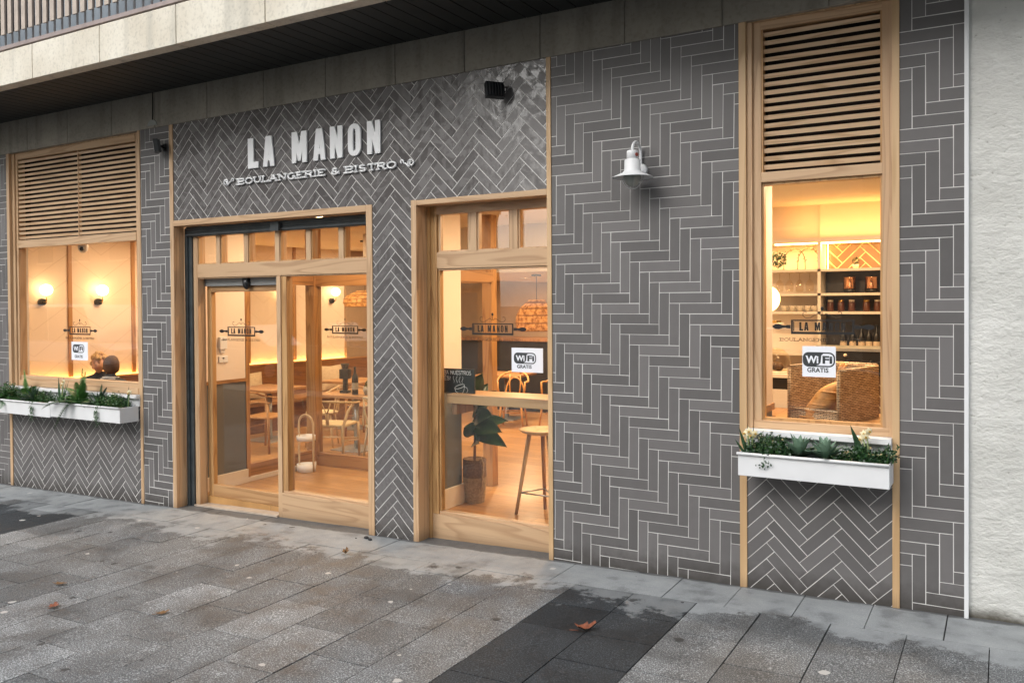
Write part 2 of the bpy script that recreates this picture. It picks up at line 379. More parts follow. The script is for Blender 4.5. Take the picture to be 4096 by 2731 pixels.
def herring(mb, reg, mapf, mirror=False, phase=0, y=0.0, m=0, half=.0019, inv=None, rough=.0002, rnd=random):
    """lay herringbone tiles (4 long, 1 wide, in tile widths) over a convex region"""
    us = [inv(*p) for p in reg]; u0 = int(min(p[0] for p in us))-6; u1 = int(max(p[0] for p in us))+6
    v0 = int(min(p[1] for p in us))-6; v1 = int(max(p[1] for p in us))+6
    g = half/TW
    for v in range(v0, v1):
        for u in range(u0, u1):
            tiles = []
            if not mirror:
                if (u+v-phase) % 8 == 0: tiles.append((u, v, u+4, v+1))
                if (u+v-phase-4) % 8 == 0: tiles.append((u, v, u+1, v+4))
            else:
                if (u-v-phase) % 8 == 0: tiles.append((u-4, v, u, v+1))
                if (u-v-phase-4) % 8 == 0: tiles.append((u-1, v, u, v+4))
            for (a, b, c, d) in tiles:
                j = lambda: rnd.uniform(-.012, .012)
                q = [(a+g+j(), b+g+j()), (c-g+j(), b+g+j()), (c-g+j(), d-g+j()), (a+g+j(), d-g+j())]
                P = [mapf(*t) for t in q]
                cx = sum(t[0] for t in P)/4; cz = sum(t[1] for t in P)/4
                P = clip(P, reg)
                if len(P) < 3: continue
                tx, tz = max(-.006,min(.006,rnd.gauss(0, .0025))), max(-.006,min(.006,rnd.gauss(0, .0025))); dy = rnd.uniform(-rough, rough)
                vs = [(x, y+dy+(x-cx)*tx+(z-cz)*tz, z) for x, z in P]
                back = [(x, y+.004, z) for x, z in P]; n = len(P)
                fs = [list(range(n))]+[[i, i+n, (i+1) % n+n, (i+1) % n] for i in range(n)]
                mb.add(vs+back, fs, m, tone=min(.99, max(0, rnd.gauss(.5, .26)))+.0013)
def straight(ax, az, s=0.0, k=1.0):
    return (lambda u, v: (TW*(ax+u+s*v), TW*(az+v*k))), (lambda x, z: (x/TW-ax-s*((z/TW-az)/k), (z/TW-az)/k))
Q = math.sqrt(.5)
def diagonal(x0, z0):
    # turn the straight pattern by -45 degrees about (x0, z0)
    return (lambda u, v: (x0+TW*Q*(u+v), z0+TW*Q*(v-u))), (lambda x, z: (((x-x0)/TW/Q-(z-z0)/TW/Q)/2, ((x-x0)/TW/Q+(z-z0)/TW/Q)/2))
# ---------------------------------------------------------------- levels
zg = lambda x: -1.588+.0247*x            # pavement along the facade
zt = lambda x: 1.563+.0069*x             # top edge of the tiling
FZ = -1.66                               # cafe floor
CZ = .78                                 # cafe ceiling

bld = thing('cafe_building', 'cafe front clad in grey herringbone tiles with pale timber doors and windows', 'building', (-4.3, .1, zg(-4.3)))
trng = random.Random(3)
def panel(name, regs, mapinv, mirror, phase, mat='tile', label=None, back=True, half=.0019):
    mb = MB(); mp, iv = mapinv
    for reg in regs:
        herring(mb, reg, mp, mirror, phase, inv=iv, rnd=trng, half=half)
        if back:
            n = len(reg); vs = [(x, .0011, z) for x, z in reg]+[(x, .2, z) for x, z in reg]
            mb.add(vs, [list(range(n)), list(range(2*n-1, n-1, -1))]+[[i, i+n, (i+1) % n+n, (i+1) % n] for i in range(n)], 1)
    return mb.build(name, [mat, 'grout'], bld, label=label)
def rg(x0, x1, zb=None, ztop=None):
    a = zb if zb is not None else None
    b0 = zb if zb is not None else zg(x0)-.03; b1 = zb if zb is not None else zg(x1)-.03
    t0 = ztop if ztop is not None else zt(x0); t1 = ztop if ztop is not None else zt(x1)
    return [(x0, b0), (x1, b1), (x1, t1), (x0, t0)]
panel('tiled_wall', [rg(-9.6, -8.59)], straight(-103.3, -19.54), True, 3, label='narrow strip of grey tiles at the far left edge')
panel('tiled_wall', [rg(-8.545, -6.555, None, -.80)], diagonal(-7.886, -1.266), False, 0, label='zigzag tiles below the left window', half=.0027)
panel('tiled_wall', [rg(-6.52, -6.13)], straight(-103.27, -19.54), True, 3, label='tall narrow panel of tiles left of the door', half=.0026)
panel('tiled_wall', [rg(-6.085, -3.93, .705), rg(-3.93, -3.58), rg(-3.58, -2.507, .712)], diagonal(-5.89, 1.377), False, 0, mat='tile_wet', label='glossy zigzag tiles behind the white lettering and between the door and the window', half=.0024)
panel('tiled_wall', [rg(-2.475, -1.285)], straight(-38.41, -21.17, .0105, .9955), False, 0, label='wide panel of horizontal and vertical tiles behind the white lamp')
panel('tiled_wall', [rg(-1.245, -.495, None, -.75)], diagonal(-1.14, -1.088), False, 0, label='zigzag tiles below the right window')
panel('tiled_wall', [rg(-.46, -.166)], straight(-6.43, -20.96, 0, .995), True, 1, label='narrow tile panel at the right corner')

# vertical timber strips between the tile fields
def strip(x0, x1, y0=-.008, y1=.12, zb=None, ztop=None, mat='wz'):
    mb = MB(); b = zb if zb is not None else (lambda x: zg(x)-.03)
    mb.slab(x0, x1, y0, y1, b, ztop if ztop is not None else zt, 0); return mb.build('timber_strip', mat, bld, bevel=.002)
strip(-8.59, -8.545); strip(-6.555, -6.52); strip(-6.13, -6.085, y1=.097)
strip(-3.985, -3.93, ztop=.705, y1=.13); strip(-2.507, -2.475, y1=.13, mat='pine')
strip(-3.58, -3.535, ztop=.712, y1=.13); strip(-1.285, -1.245, mat='pine'); strip(-.495, -.46, mat='pine')
mb = MB(); mb.slab(-6.085, -3.985, -.008, .10, .658, lambda x: .705); mb.build('door_header', 'wx', bld, bevel=.002)
mb = MB(); mb.slab(-3.535, -2.507, -.008, .13, .675, lambda x: .712+.006*(x+3)); mb.build('window_header', 'wx', bld, bevel=.002)
mb = MB(); mb.slab(-.166, -.147, -.014, .05, lambda x: zg(x)-.01, 1.85); mb.build('white_edge_bead', 'white', bld)

# concrete beam, soffit, fascia and railing of the balcony
def concrete(name, c1, c2, stain, rough=.85, vertical=True, scale=1.0, pits=False, bmp=.3):
    m, t, b = newmat(name); tc = N(t, 'TexCoord')
    n = N(t, 'TexNoise'); n.inputs['Scale'].default_value = 2.2*scale; n.inputs['Detail'].default_value = 8; n.inputs['Roughness'].default_value = .62; L(t, tc.outputs['Object'], n.inputs['Vector'])
    r = ramp(t, n.outputs[0], [(.35, c1), (.65, c2)])
    mp = N(t, 'Mapping'); mp.inputs['Scale'].default_value = (7, 7, .6); L(t, tc.outputs['Object'], mp.inputs[0])
    n2 = N(t, 'TexNoise'); n2.inputs['Scale'].default_value = 1.2; n2.inputs['Detail'].default_value = 6; L(t, mp.outputs[0], n2.inputs['Vector'])
    r2_ = ramp(t, n2.outputs[0], [(.52, (0, 0, 0)), (.75, (.75, .75, .75))])
    mx = N(t, 'MixRGB'); L(t, r2_.outputs[0], mx.inputs[0]); L(t, r.outputs[0], mx.inputs[1]); mx.inputs[2].default_value = (*stain, 1)
    last = mx.outputs[0]
    n3 = N(t, 'TexNoise'); n3.inputs['Scale'].default_value = 45; n3.inputs['Detail'].default_value = 4; L(t, tc.outputs['Object'], n3.inputs['Vector'])
    r3 = ramp(t, n3.outputs[0], [(.3, (.82,)*3), (.5, (1, 1, 1))])
    mm = N(t, 'MixRGB', blend_type='MULTIPLY'); mm.inputs[0].default_value = 1; L(t, last, mm.inputs[1]); L(t, r3.outputs[0], mm.inputs[2])
    L(t, mm.outputs[0], b.inputs['Base Color']); b.inputs['Roughness'].default_value = rough
    bump(t, b, n3.outputs[0], bmp, .004); return m
M['beam'] = concrete('old_concrete', (.27, .25, .21), (.37, .34, .285), (.17, .16, .135))
M['fascia'] = concrete('cream_concrete', (.62, .57, .47), (.74, .70, .60), (.44, .42, .36))
mb = MB(); js = [-9.6, -8.86, -8.209, -7.558, -6.895, -6.303, -5.645, -4.996, -4.354, -3.702, -3.118, -2.542, -1.965, -1.372, -.8, -.147]
for a, b_ in zip(js[:-1], js[1:]): mb.slab(a+.004, b_-.004, -.014, .22, lambda x: zt(x)-.002, 1.83)
mb.slab(-9.6, -.147, -.006, .21, lambda x: zt(x)+.001, 1.829)
mb.build('concrete_beam', 'beam', bld, bevel=.004)
mb = MB(); x = -12.0
while x < .5:
    mb.box(x+.004, x+.116, -.745, -.0145, 1.815, 1.84); x += .12
mb.box(-12, .6, -.745, -.0145, 1.836, 1.86)
M['soffit'] = plain('black_slats', (.011, .013, .013), .55, var=.3, scale=4)
mb.build('slatted_soffit', 'soffit', bld)
mb = MB(); fj = [-12, -10.9, -9.8, -8.7, -7.6, -6.678, -5.813, -4.957, -4.096, -3.2, -2.3, -1.4, -.5, .6]
for a, b_ in zip(fj[:-1], fj[1:]): mb.box(a+.004, b_-.004, -.85, -.745, 1.80, 2.075)
mb.box(-12, .6, -.84, -.742, 1.806, 2.07)
mb.build('balcony_fascia', 'fascia', bld, bevel=.004)
mb = MB(); mb.box(-12, .6, -.80, .3, 1.86, 1.99); mb.box(-12, 3, .25, .4, 1.99, 5.2); mb.build('balcony_floor', 'beam', bld)
M['rail'] = plain('mauve_paint', (.30, .24, .225), .6, var=.15, scale=10)
M['slat'] = plain('beige_slat', (.44, .37, .31), .6, var=.12, scale=12)
M['slatd'] = plain('brown_slat', (.11, .075, .07), .6, var=.2, scale=12)
M['blueg'] = plain('blue_grey_wall', (.19, .22, .25), .8, var=.2, scale=3)
rl = thing('balcony_railing', 'slatted balcony railing above the concrete edge, beige boards over dark gaps', 'railing', (-6, -.8, 2.09))
mb = MB(); mb.box(-12, .6, -.845, -.785, 2.092, 2.122); mb.box(-12, .6, -.845, -.785, 3.05, 3.09); mb.build('rail', 'rail', rl)
mb = MB(); mb2 = MB(); mb3 = MB(); x = -11.9
while x < .5:
    mb.box(x, x+.052, -.845, -.83, 2.215, 3.04); mb2.box(x+.058, x+.115, -.812, -.80, 2.24, 3.04)
    mb3.tube([(x+.026, -.822, 2.12), (x+.026, -.822, 3.05)], .008, 6); x += .0975
mb.build('front_boards', 'slat', rl); mb2.build('rear_boards', 'slatd', rl); mb3.build('balusters', 'steel', rl)
mb = MB(); mb.box(-12, 3, .2, .24, 2.0, 5.0); mb.build('balcony_back_wall', 'blueg', bld)

# rough rendered wall on the right
m, t, b = newmat('rough_render'); tc = N(t, 'TexCoord')
mp = N(t, 'Mapping'); mp.inputs['Scale'].default_value = (1, 1, 1.5); L(t, tc.outputs['Object'], mp.inputs[0])
n = N(t, 'TexNoise'); n.inputs['Scale'].default_value = 30; n.inputs['Detail'].default_value = 8; n.inputs['Roughness'].default_value = .62; n.inputs['Distortion'].default_value = .2; L(t, mp.outputs[0], n.inputs['Vector'])
n2 = N(t, 'TexNoise'); n2.inputs['Scale'].default_value = 3; n2.inputs['Detail'].default_value = 6; L(t, tc.outputs['Object'], n2.inputs['Vector'])
r = ramp(t, n2.outputs[0], [(.3, (.55, .55, .515)), (.7, (.70, .70, .665))])
r3 = ramp(t, n.outputs[0], [(.26, (.45, .44, .4)), (.36, (1, 1, 1))])
mm = N(t, 'MixRGB', blend_type='MULTIPLY'); mm.inputs[0].default_value = 1; L(t, r.outputs[0], mm.inputs[1]); L(t, r3.outputs[0], mm.inputs[2])
# grime where the wall meets the pavement
sx = N(t, 'SeparateXYZ'); L(t, tc.outputs['Object'], sx.inputs[0])
nd = N(t, 'Math', operation='MULTIPLY_ADD'); nd.inputs[1].default_value = .28; L(t, n2.outputs[0], nd.inputs[0]); L(t, sx.outputs[2], nd.inputs[2])
gr = ramp(t, nd.outputs[0], [(0, (1, 1, 1)), (1, (0, 0, 0))])
mr = N(t, 'MapRange'); mr.inputs['From Min'].default_value = -1.46; mr.inputs['From Max'].default_value = -1.40; L(t, nd.outputs[0], mr.inputs['Value'])
mx = N(t, 'MixRGB'); L(t, mr.outputs[0], mx.inputs[0]); mx.inputs[1].default_value = (.10, .09, .07, 1); L(t, mm.outputs[0], mx.inputs[2])
L(t, mx.outputs[0], b.inputs['Base Color']); b.inputs['Roughness'].default_value = .9
bump(t, b, n.outputs[0], .9, .013); M['render'] = m
sw = MB(); nx, nz = 130, 260; X0, X1, Z0, Z1 = -.147, 2.6, -1.75, 3.0
from mathutils import noise as mn
for j in range(nz+1):
    for i in range(nx+1):
        x = X0+(X1-X0)*i/nx; z = Z0+(Z1-Z0)*j/nz
        d = .0055*mn.noise(Vector((x*38, 3, z*50)))+.004*mn.noise(Vector((x*9, 1, z*16)))
        if i == 0: d = 0
        sw.v.append((x, .012-d*(1 if x > -.10 else .15)-(.0 if x > -.1 else .0), z))
for j in range(nz):
    for i in range(nx):
        a = j*(nx+1)+i; sw.f.append([a, a+1, a+nx+2, a+nx+1]); sw.m.append(0); sw.tone.append(.5); sw.sm.append(True)
sw.box(-.147, 2.6, .03, .4, -1.75, 3.0)
o = sw.build('rendered_wall', 'render'); tag(o, 'pale rough rendered wall rising beside the tiled cafe front', 'wall')

# ---------------------------------------------------------------- windows and doors of the facade
M['louvre'] = wood('louvre_ash', 'x', (.74, .53, .34), (.54, .35, .20), seed=17)
def louvre(par, x0, x1, z0, z1, n, y, mid=None):
    mb = MB(); p = (z1-z0)/n
    for k in range(n):
        z = z0+p*(k+.5)
        # blades slope down towards the street
        mb.obox(((x0+x1)/2, y+.018, z), ((x1-x0)/2, 0, 0), (0, .012, .0035), (0, -.0035, p*.245))
    mb.build('louvre_blades', 'louvre', par)
    b2 = MB(); b2.box(x0-.08, x1+.08, y+.13, y+.17, z0-.04, z1+.04); b2.box(x0-.04, x0-.005, y+.045, y+.13, z0-.02, z1+.02); b2.box(x1+.005, x1+.04, y+.045, y+.13, z0-.02, z1+.02); b2.build('louvre_void', 'dark', par)  # near-black box stands in for the shade of the void behind the blades
    if mid is not None: b3 = MB(); b3.box(mid-.005, mid+.005, y+.0, y+.03, z0, z1); b3.build('louvre_batten', 'wz', par)
def frame(par, pieces):
    """pieces: (x0,x1,y0,y1,z0,z1,material), each a rail or a mullion of its own"""
    for p in pieces:
        mb = MB(); mb.box(*p[:6]); mb.build('mullion' if p[5]-p[4] > p[1]-p[0] else 'rail', p[6], par, bevel=.002)
def glazing_beads(par, mat, *boxes):
    for q in boxes: mb = MB(); mb.box(*q); mb.build('glazing_bead', mat, par)
def pane(par, x0, x1, z0, z1, y, th=.006, name='pane'):
    mb = MB(); mb.box(x0, x1, y, y+th, z0, z1); return mb.build(name, 'glass', par)

# left window
w1 = MB(); w1.box(-8.545, -8.50, .02, .12, -.80, 1.50); w1.box(-6.60, -6.555, .02, .12, -.80, 1.50)
w1.box(-8.545, -6.555, .025, .115, 1.50, 1.512); w1.box(-8.50, -8.47, .035, .11, -.80, 1.50); w1.box(-6.635, -6.60, .035, .11, -.80, 1.50)
W1 = w1.build('window', 'wz', bld, bevel=.002, label='wide left window with louvres above, a white paper notice on its glass')
frame(W1, [(-8.47, -6.635, .03, .11, 1.44, 1.50, 'wx'), (-8.47, -6.635, .03, .11, .565, .64, 'wx'), (-8.47, -6.635, .03, .12, -.80, -.745, 'wx'), (-8.47, -6.635, .045, .12, -.745, -.70, 'wx')])
W1g = pane(W1, -8.47, -6.635, -.70, .565, .075)
louvre(W1, -8.47, -6.635, .645, 1.44, 18, .04, mid=-7.484)
mb = MB(); mb.box(-8.545, -6.555, -.045, .03, -.828, -.80); mb.box(-8.545, -6.555, -.012, .03, -.90, -.828); mb.build('sill', 'white', W1, bevel=.003)
# right window
w3 = MB()
for a in ((-1.245, -1.215, .01, .12), (-1.215, -1.17, .03, .12), (-.545, -.51, .03, .12), (-.51, -.495, .01, .12)): w3.box(a[0], a[1], a[2], a[3], -.72, 1.55)
w3.box(-1.245, -.495, .015, .115, 1.549, 1.56)
W3 = w3.build('window', 'wz', bld, bevel=.002, label='tall narrow right window with louvres above, wicker bread bin behind its glass')
frame(W3, [(-1.17, -.545, .03, .12, 1.505, 1.55, 'wx'), (-1.17, -.545, .03, .12, .655, .712, 'wx'), (-1.215, -.51, .022, .12, -.72, -.675, 'wx')])
glazing_beads(W3, 'wz2', (-1.17, -1.158, .045, .09, -.675, .655), (-.557, -.545, .045, .09, -.675, .655), (-1.158, -.557, .045, .09, -.675, -.66), (-1.158, -.557, .045, .09, .64, .655), (-1.17, -1.16, .036, .09, .712, 1.505), (-.555, -.545, .036, .09, .712, 1.505))
W3g = pane(W3, -1.158, -.557, -.66, .64, .07)
louvre(W3, -1.16, -.555, .72, 1.505, 17, .045)
mb = MB(); mb.box(-1.245, -.495, -.05, .022, -.752, -.72); mb.box(-1.245, -.495, -.01, .022, -.83, -.752); mb.build('sill', 'white', W3, bevel=.003)
# middle window (fixed shop window with transom)
w2 = MB(); w2.box(-3.535, -3.51, .115, .20, zg(-3.5)-.02, .675); w2.box(-3.51, -3.46, .13, .20, zg(-3.5)-.02, .675); w2.box(-3.46, -3.445, .145, .19, -1.48, .675)
w2.box(-2.535, -2.507, .13, .20, zg(-2.5)-.02, .675)
w2.box(-3.535, -2.507, .135, .195, .675, .69)
W2 = w2.build('window', 'wz2', bld, bevel=.002, label='middle shop window with three small lights over one big pane, stool behind it')
frame(W2, [(-3.46, -2.535, .13, .20, .615, .675, 'wx'), (-3.46, -2.535, .13, .20, .235, .352, 'wx'), (-3.46, -2.535, .14, .20, .222, .235, 'wx'),
           (-3.51, -2.535, .128, .20, -1.70, -1.50, 'wx'), (-3.46, -2.535, .14, .20, -1.50, -1.482, 'wx'),
           (-3.19, -3.125, .13, .20, .352, .615, 'wz'), (-2.86, -2.80, .13, .20, .352, .615, 'wz')])
for k, (a, b_) in enumerate(((-3.445, -3.19), (-3.125, -2.86), (-2.80, -2.535))):
    pane(W2, a, b_, .352, .615, .165, name='transom_pane')
    glazing_beads(W2, 'wz', (a, b_, .14, .165, .352, .362), (a, a+.012, .14, .165, .362, .615), (b_-.012, b_, .14, .165, .362, .615))
W2g = pane(W2, -3.445, -2.535, -1.482, .222, .165)
M['oakx2'] = wood('warm_ash_x', 'x', (.50, .30, .14), (.34, .18, .075), seed=14)
M['skirtst'] = plain('worn_threshold', (.46, .38, .30), .6, var=.2); M['trackgrey'] = plain('grey_track', (.24, .245, .24), .5)
# entrance: sliding leaf on the left, fixed light on the right, six transom lights
d = MB(); d.box(-6.01, -5.955, .13, .21, zg(-6)-.02, .60); d.box(-4.09, -3.985, .13, .21, zg(-4)-.02, .60); d.box(-5.03, -4.985, .13, .21, -1.76, .215)
d.box(-6.01, -3.985, .135, .205, .60, .612); d.box(-5.03, -4.985, .135, .205, .215, .60)
DR = d.build('door', 'wz', bld, bevel=.002, label='glazed timber entrance with a sliding leaf and six small lights on top')
pc = [(-5.955, -4.09, .13, .21, .222, .335, 'wx'), (-5.955, -4.09, .14, .21, .212, .222, 'wx'), (-5.955, -4.09, .13, .21, .575, .62, 'wx'),
      (-4.985, -4.09, .128, .21, -1.74, -1.515, 'wx'), (-4.985, -4.09, .14, .21, -1.515, -1.50, 'wx'), (-4.985, -4.93, .14, .21, -1.50, .212, 'wz2')]
posts = [-5.955, -5.70, -5.37, -5.015, -4.68, -4.345, -4.09]
for x in posts[1:-1]: pc.append((x-.025, x+.025, .13, .21, .335, .575, 'wz'))
frame(DR, pc)
for a, b_ in zip(posts[:-1], posts[1:]):
    a2, b2 = a+(.025 if a > -5.9 else 0), b_-(.025 if b_ < -4.2 else 0)
    pane(DR, a2, b2, .335, .575, .17, name='transom_pane')
    glazing_beads(DR, 'wz2', (a2, b2, .14, .17, .335, .344), (a2, a2+.01, .14, .17, .344, .575), (b2-.01, b2, .14, .17, .344, .575))
pane(DR, -4.93, -4.09, -1.50, .212, .165, name='fixed_pane')
sl_ = MB()   # the sliding leaf runs behind the frame
sl_.box(-5.955, -5.90, .225, .27, -1.66, .15); sl_.box(-5.06, -4.985, .225, .27, -1.66, .15); sl_.box(-5.90, -5.06, .225, .27, -1.66, -1.56, 1); sl_.box(-5.90, -5.06, .225, .27, .10, .15, 1)
sl_.build('sliding_leaf', ['wz2', 'oakx2'], DR, bevel=.002); pane(DR, -5.90, -5.06, -1.56, .10, .245, name='leaf_pane')
q = MB(); q.box(-5.955, -5.03, .20, .30, .15, .212); q.build('leaf_track', 'trackgrey', DR)
q = MB(); q.ball((-5.43, .19, .165), .035, .03, .05); q.box(-5.46, -5.40, .17, .21, .17, .212); q.build('door_sensor', 'black', DR)
q = MB(); q.slab(-6.01, -5.03, .11, .32, lambda x: zg(x)-.02, lambda x: zg(x)+.014); q.build('threshold', 'skirtst', DR)
# roller shutter: side guide and the rolled slat pack under the header
sh = MB(); sh.box(-6.084, -6.05, .10, .13, zg(-6.07), .64); sh.box(-6.05, -6.012, .115, .16, zg(-6.05), .64)
sh.box(-6.06, -3.99, .100, .127, .572, .657); sh.box(-6.06, -3.99, .088, .1, .580, .594); sh.box(-6.06, -3.99, .092, .1, .608, .616); sh.box(-6.06, -3.99, .088, .1, .632, .645); sh.box(-5.02, -4.93, .06, .1, .570, .64)
sh.build('roller_shutter', 'shutter', bld, bevel=.002, label='folded dark roller shutter under the door header with its side guide')
# ---------------------------------------------------------------- pavement
def paving(name, c1, c2, film_max=.85, rough=.42):
    m, t, b = newmat(name); tc = N(t, 'TexCoord')
    at = N(t, 'Attribute'); at.attribute_name = 'tone'
    sx = N(t, 'SeparateXYZ'); L(t, tc.outputs['Object'], sx.inputs[0])
    # exposed aggregate
    n = N(t, 'TexNoise'); n.inputs['Scale'].default_value = 150; n.inputs['Detail'].default_value = 3; n.inputs['Roughness'].default_value = .7; L(t, tc.outputs['Object'], n.inputs['Vector'])
    rs = ramp(t, n.outputs[0], [(.38, c1), (.54, c2), (.66, tuple(min(1, q*3.2) for q in c2))])
    mt = N(t, 'MapRange'); mt.inputs['From Min'].default_value = 0; mt.inputs['From Max'].default_value = 1; mt.inputs['To Min'].default_value = .62; mt.inputs['To Max'].default_value = 1.45; L(t, at.outputs['Fac'], mt.inputs['Value'])
    mu = N(t, 'VectorMath', operation='SCALE'); L(t, rs.outputs[0], mu.inputs[0]); L(t, mt.outputs[0], mu.inputs['Scale'])
    # blotchy wear
    n2 = N(t, 'TexNoise'); n2.inputs['Scale'].default_value = 2.6; n2.inputs['Detail'].default_value = 12; n2.inputs['Roughness'].default_value = .68; L(t, tc.outputs['Object'], n2.inputs['Vector'])
    r2_ = ramp(t, n2.outputs[0], [(.36, (.55, .545, .54)), (.60, (1.2, 1.21, 1.22))])
    m2 = N(t, 'MixRGB', blend_type='MULTIPLY'); m2.inputs[0].default_value = 1; L(t, mu.outputs[0], m2.inputs[1]); L(t, r2_.outputs[0], m2.inputs[2])
    # cement film washed out along the foot of the facade (y near 0), ragged edge
    a = N(t, 'Math', operation='MULTIPLY_ADD'); a.inputs[1].default_value = 1.5; L(t, n2.outputs[0], a.inputs[0]); L(t, sx.outputs[1], a.inputs[2])
    mr = N(t, 'MapRange'); mr.inputs['From Min'].default_value = .20; mr.inputs['From Max'].default_value = .27; mr.inputs['To Min'].default_value = 0; mr.inputs['To Max'].default_value = film_max; L(t, a.outputs[0], mr.inputs['Value'])
    n4 = N(t, 'TexNoise'); n4.inputs['Scale'].default_value = 7; n4.inputs['Detail'].default_value = 7; L(t, tc.outputs['Object'], n4.inputs['Vector'])
    film = ramp(t, n4.outputs[0], [(.33, (.17, .18, .185)), (.45, (.27, .285, .29)), (.7, (.33, .345, .35))])
    m3_ = N(t, 'MixRGB'); L(t, mr.outputs[0], m3_.inputs[0]); L(t, m2.outputs[0], m3_.inputs[1]); L(t, film.outputs[0], m3_.inputs[2])
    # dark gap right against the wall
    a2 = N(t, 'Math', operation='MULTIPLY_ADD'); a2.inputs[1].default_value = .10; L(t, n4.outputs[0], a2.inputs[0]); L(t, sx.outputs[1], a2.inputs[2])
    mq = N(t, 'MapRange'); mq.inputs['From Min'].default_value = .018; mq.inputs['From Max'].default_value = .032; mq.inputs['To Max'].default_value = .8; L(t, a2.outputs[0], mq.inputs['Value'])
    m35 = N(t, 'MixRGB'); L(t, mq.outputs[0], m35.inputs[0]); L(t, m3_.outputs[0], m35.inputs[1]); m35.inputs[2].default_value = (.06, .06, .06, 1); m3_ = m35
    # trodden gum and paint drops
    vo = N(t, 'TexVoronoi'); vo.inputs['Scale'].default_value = 7.5; vo.inputs['Randomness'].default_value = 1; L(t, tc.outputs['Object'], vo.inputs['Vector'])
    n5 = N(t, 'TexNoise'); n5.inputs['Scale'].default_value = 30; L(t, tc.outputs['Object'], n5.inputs['Vector'])
    vd = N(t, 'Math', operation='MULTIPLY_ADD'); vd.inputs[1].default_value = .30; L(t, n5.outputs[0], vd.inputs[0]); L(t, vo.outputs['Distance'], vd.inputs[2])
    sc = N(t, 'SeparateColor'); L(t, vo.outputs['Color'], sc.inputs[0])
    th = N(t, 'MapRange'); th.inputs['From Min'].default_value = .62; th.inputs['From Max'].default_value = 1; th.inputs['To Min'].default_value = .14; th.inputs['To Max'].default_value = .34; L(t, sc.outputs[0], th.inputs['Value'])
    lt = N(t, 'Math', operation='LESS_THAN'); L(t, vd.outputs[0], lt.inputs[0]); L(t, th.outputs[0], lt.inputs[1])
    gm = ramp(t, sc.outputs[1], [(.55, (.045, .045, .045)), (.6, (.48, .47, .45))])
    m4 = N(t, 'MixRGB'); L(t, lt.outputs[0], m4.inputs[0]); L(t, m3_.outputs[0], m4.inputs[1]); L(t, gm.outputs[0], m4.inputs[2])
    L(t, m4.outputs[0], b.inputs['Base Color'])
    rr = ramp(t, n2.outputs[0], [(.35, (rough,)*3), (.6, (rough+.33,)*3)]); L(t, rr.outputs[0], b.inputs['Roughness'])
    ad = N(t, 'Math', operation='MULTIPLY_ADD'); ad.inputs[1].default_value = .35; L(t, n4.outputs[0], ad.inputs[0]); L(t, n.outputs[0], ad.inputs[2])
    bump(t, b, ad.outputs[0], .45, .006)
    return m
M['pave'] = paving('aggregate_paving', (.062, .065, .067), (.148, .154, .157))
M['pavedark'] = paving('black_paving', (.010, .012, .014), (.022, .025, .028), .55, .55)
M['joint'] = plain('joint_dirt', (.04, .039, .037), .9, var=.4, scale=20)
M['pavestrip'] = paving('cement_strip', (.15, .15, .15), (.22, .225, .225))
gnd = MB(); gnd.slab(-10, 3, -9, .35, lambda x: zg(x)-.2, lambda x: zg(x)-.012); struct(gnd.build('pavement_bed', 'joint'))
prng = random.Random(11)
pv = MB(); G_ = .0045
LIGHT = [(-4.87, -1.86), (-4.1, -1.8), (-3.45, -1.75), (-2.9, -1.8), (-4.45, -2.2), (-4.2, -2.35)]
def slab(x0, x1, y0, y1, m, tone):
    h = prng.uniform(-.0015, .0015); q = G_ if prng.random() < .75 else .008; ti = prng.uniform(-.0015, .0015)
    z = lambda x: zg(x)+h
    vs = [(x0+q/2, y0+q/2, z(x0)), (x1-q/2, y0+q/2, z(x1)+ti), (x1-q/2, y1-q/2, z(x1)+ti), (x0+q/2, y1-q/2, z(x0))]
    bs = [(a, b, c-.02) for a, b, c in vs]
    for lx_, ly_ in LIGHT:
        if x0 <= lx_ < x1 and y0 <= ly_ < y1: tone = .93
    pv.add(vs+bs, [[0, 1, 2, 3]]+[[i+4, (i+1) % 4+4, (i+1) % 4, i] for i in range(4)], m, tone+.0013)
T = .345
col = 0; x = -2.14
# left field: staggered half-metre slabs
k = 0
while x > -9.9:
    off = (-1.56+.25*k) % .5
    y = -.37
    first = True; cuts = [-.37]
    yy = -math.ceil(.37/.5)*.5-1+off
    ys = sorted([off-.5*j for j in range(0, 24) if -8.8 < off-.5*j < -.40], reverse=True)
    cuts += ys+[-8.9]
    for a, b_ in zip(cuts[:-1], cuts[1:]):
        tone = min(1, max(0, prng.gauss(.42, .12))); 
        if prng.random() < .05: tone = .85
        dark = (x < -6.5 and -1.15 < (a+b_)/2 < -.5)
        slab(x-T, x, b_, a, 1 if dark else 0, tone)
    x -= T; k += 1
# black guiding band, two slabs wide
for x in (-2.14, -1.78):
    y = -.37
    while y > -8.8: slab(x, x+.36, y-.325, y, 1, min(1, max(0, prng.gauss(.5, .28)))); y -= .325
# right field
offs = [-.81, -1.07, -.83, -1.12, -.86, -1.0, -.9, -1.1, -.8, -1.05, -.9]
x = -1.42
for k in range(12):
    o0 = offs[k % len(offs)]; cuts = [-.37 if k < 6 else -.36]+[o0-.5*j for j in range(0, 16)]
    for a, b_ in zip(cuts[:-1], cuts[1:]): slab(x, x+.342, b_, a, 0, min(1, max(0, prng.gauss(.4, .13))))
    x += .342
# strip of cement-washed slabs at the foot of the wall
x = -9.9; 
while x < 2.6:
    wdt = .69 if x < -2.2 else .345
    slab(x, x+wdt, -.37, .34, 1 if -.09 < x < .6 and wdt < .5 else 2, min(1, max(0, prng.gauss(.5, .12)))); x += wdt
struct(pv.build('pavement', ['pave', 'pavedark', 'pavestrip']))
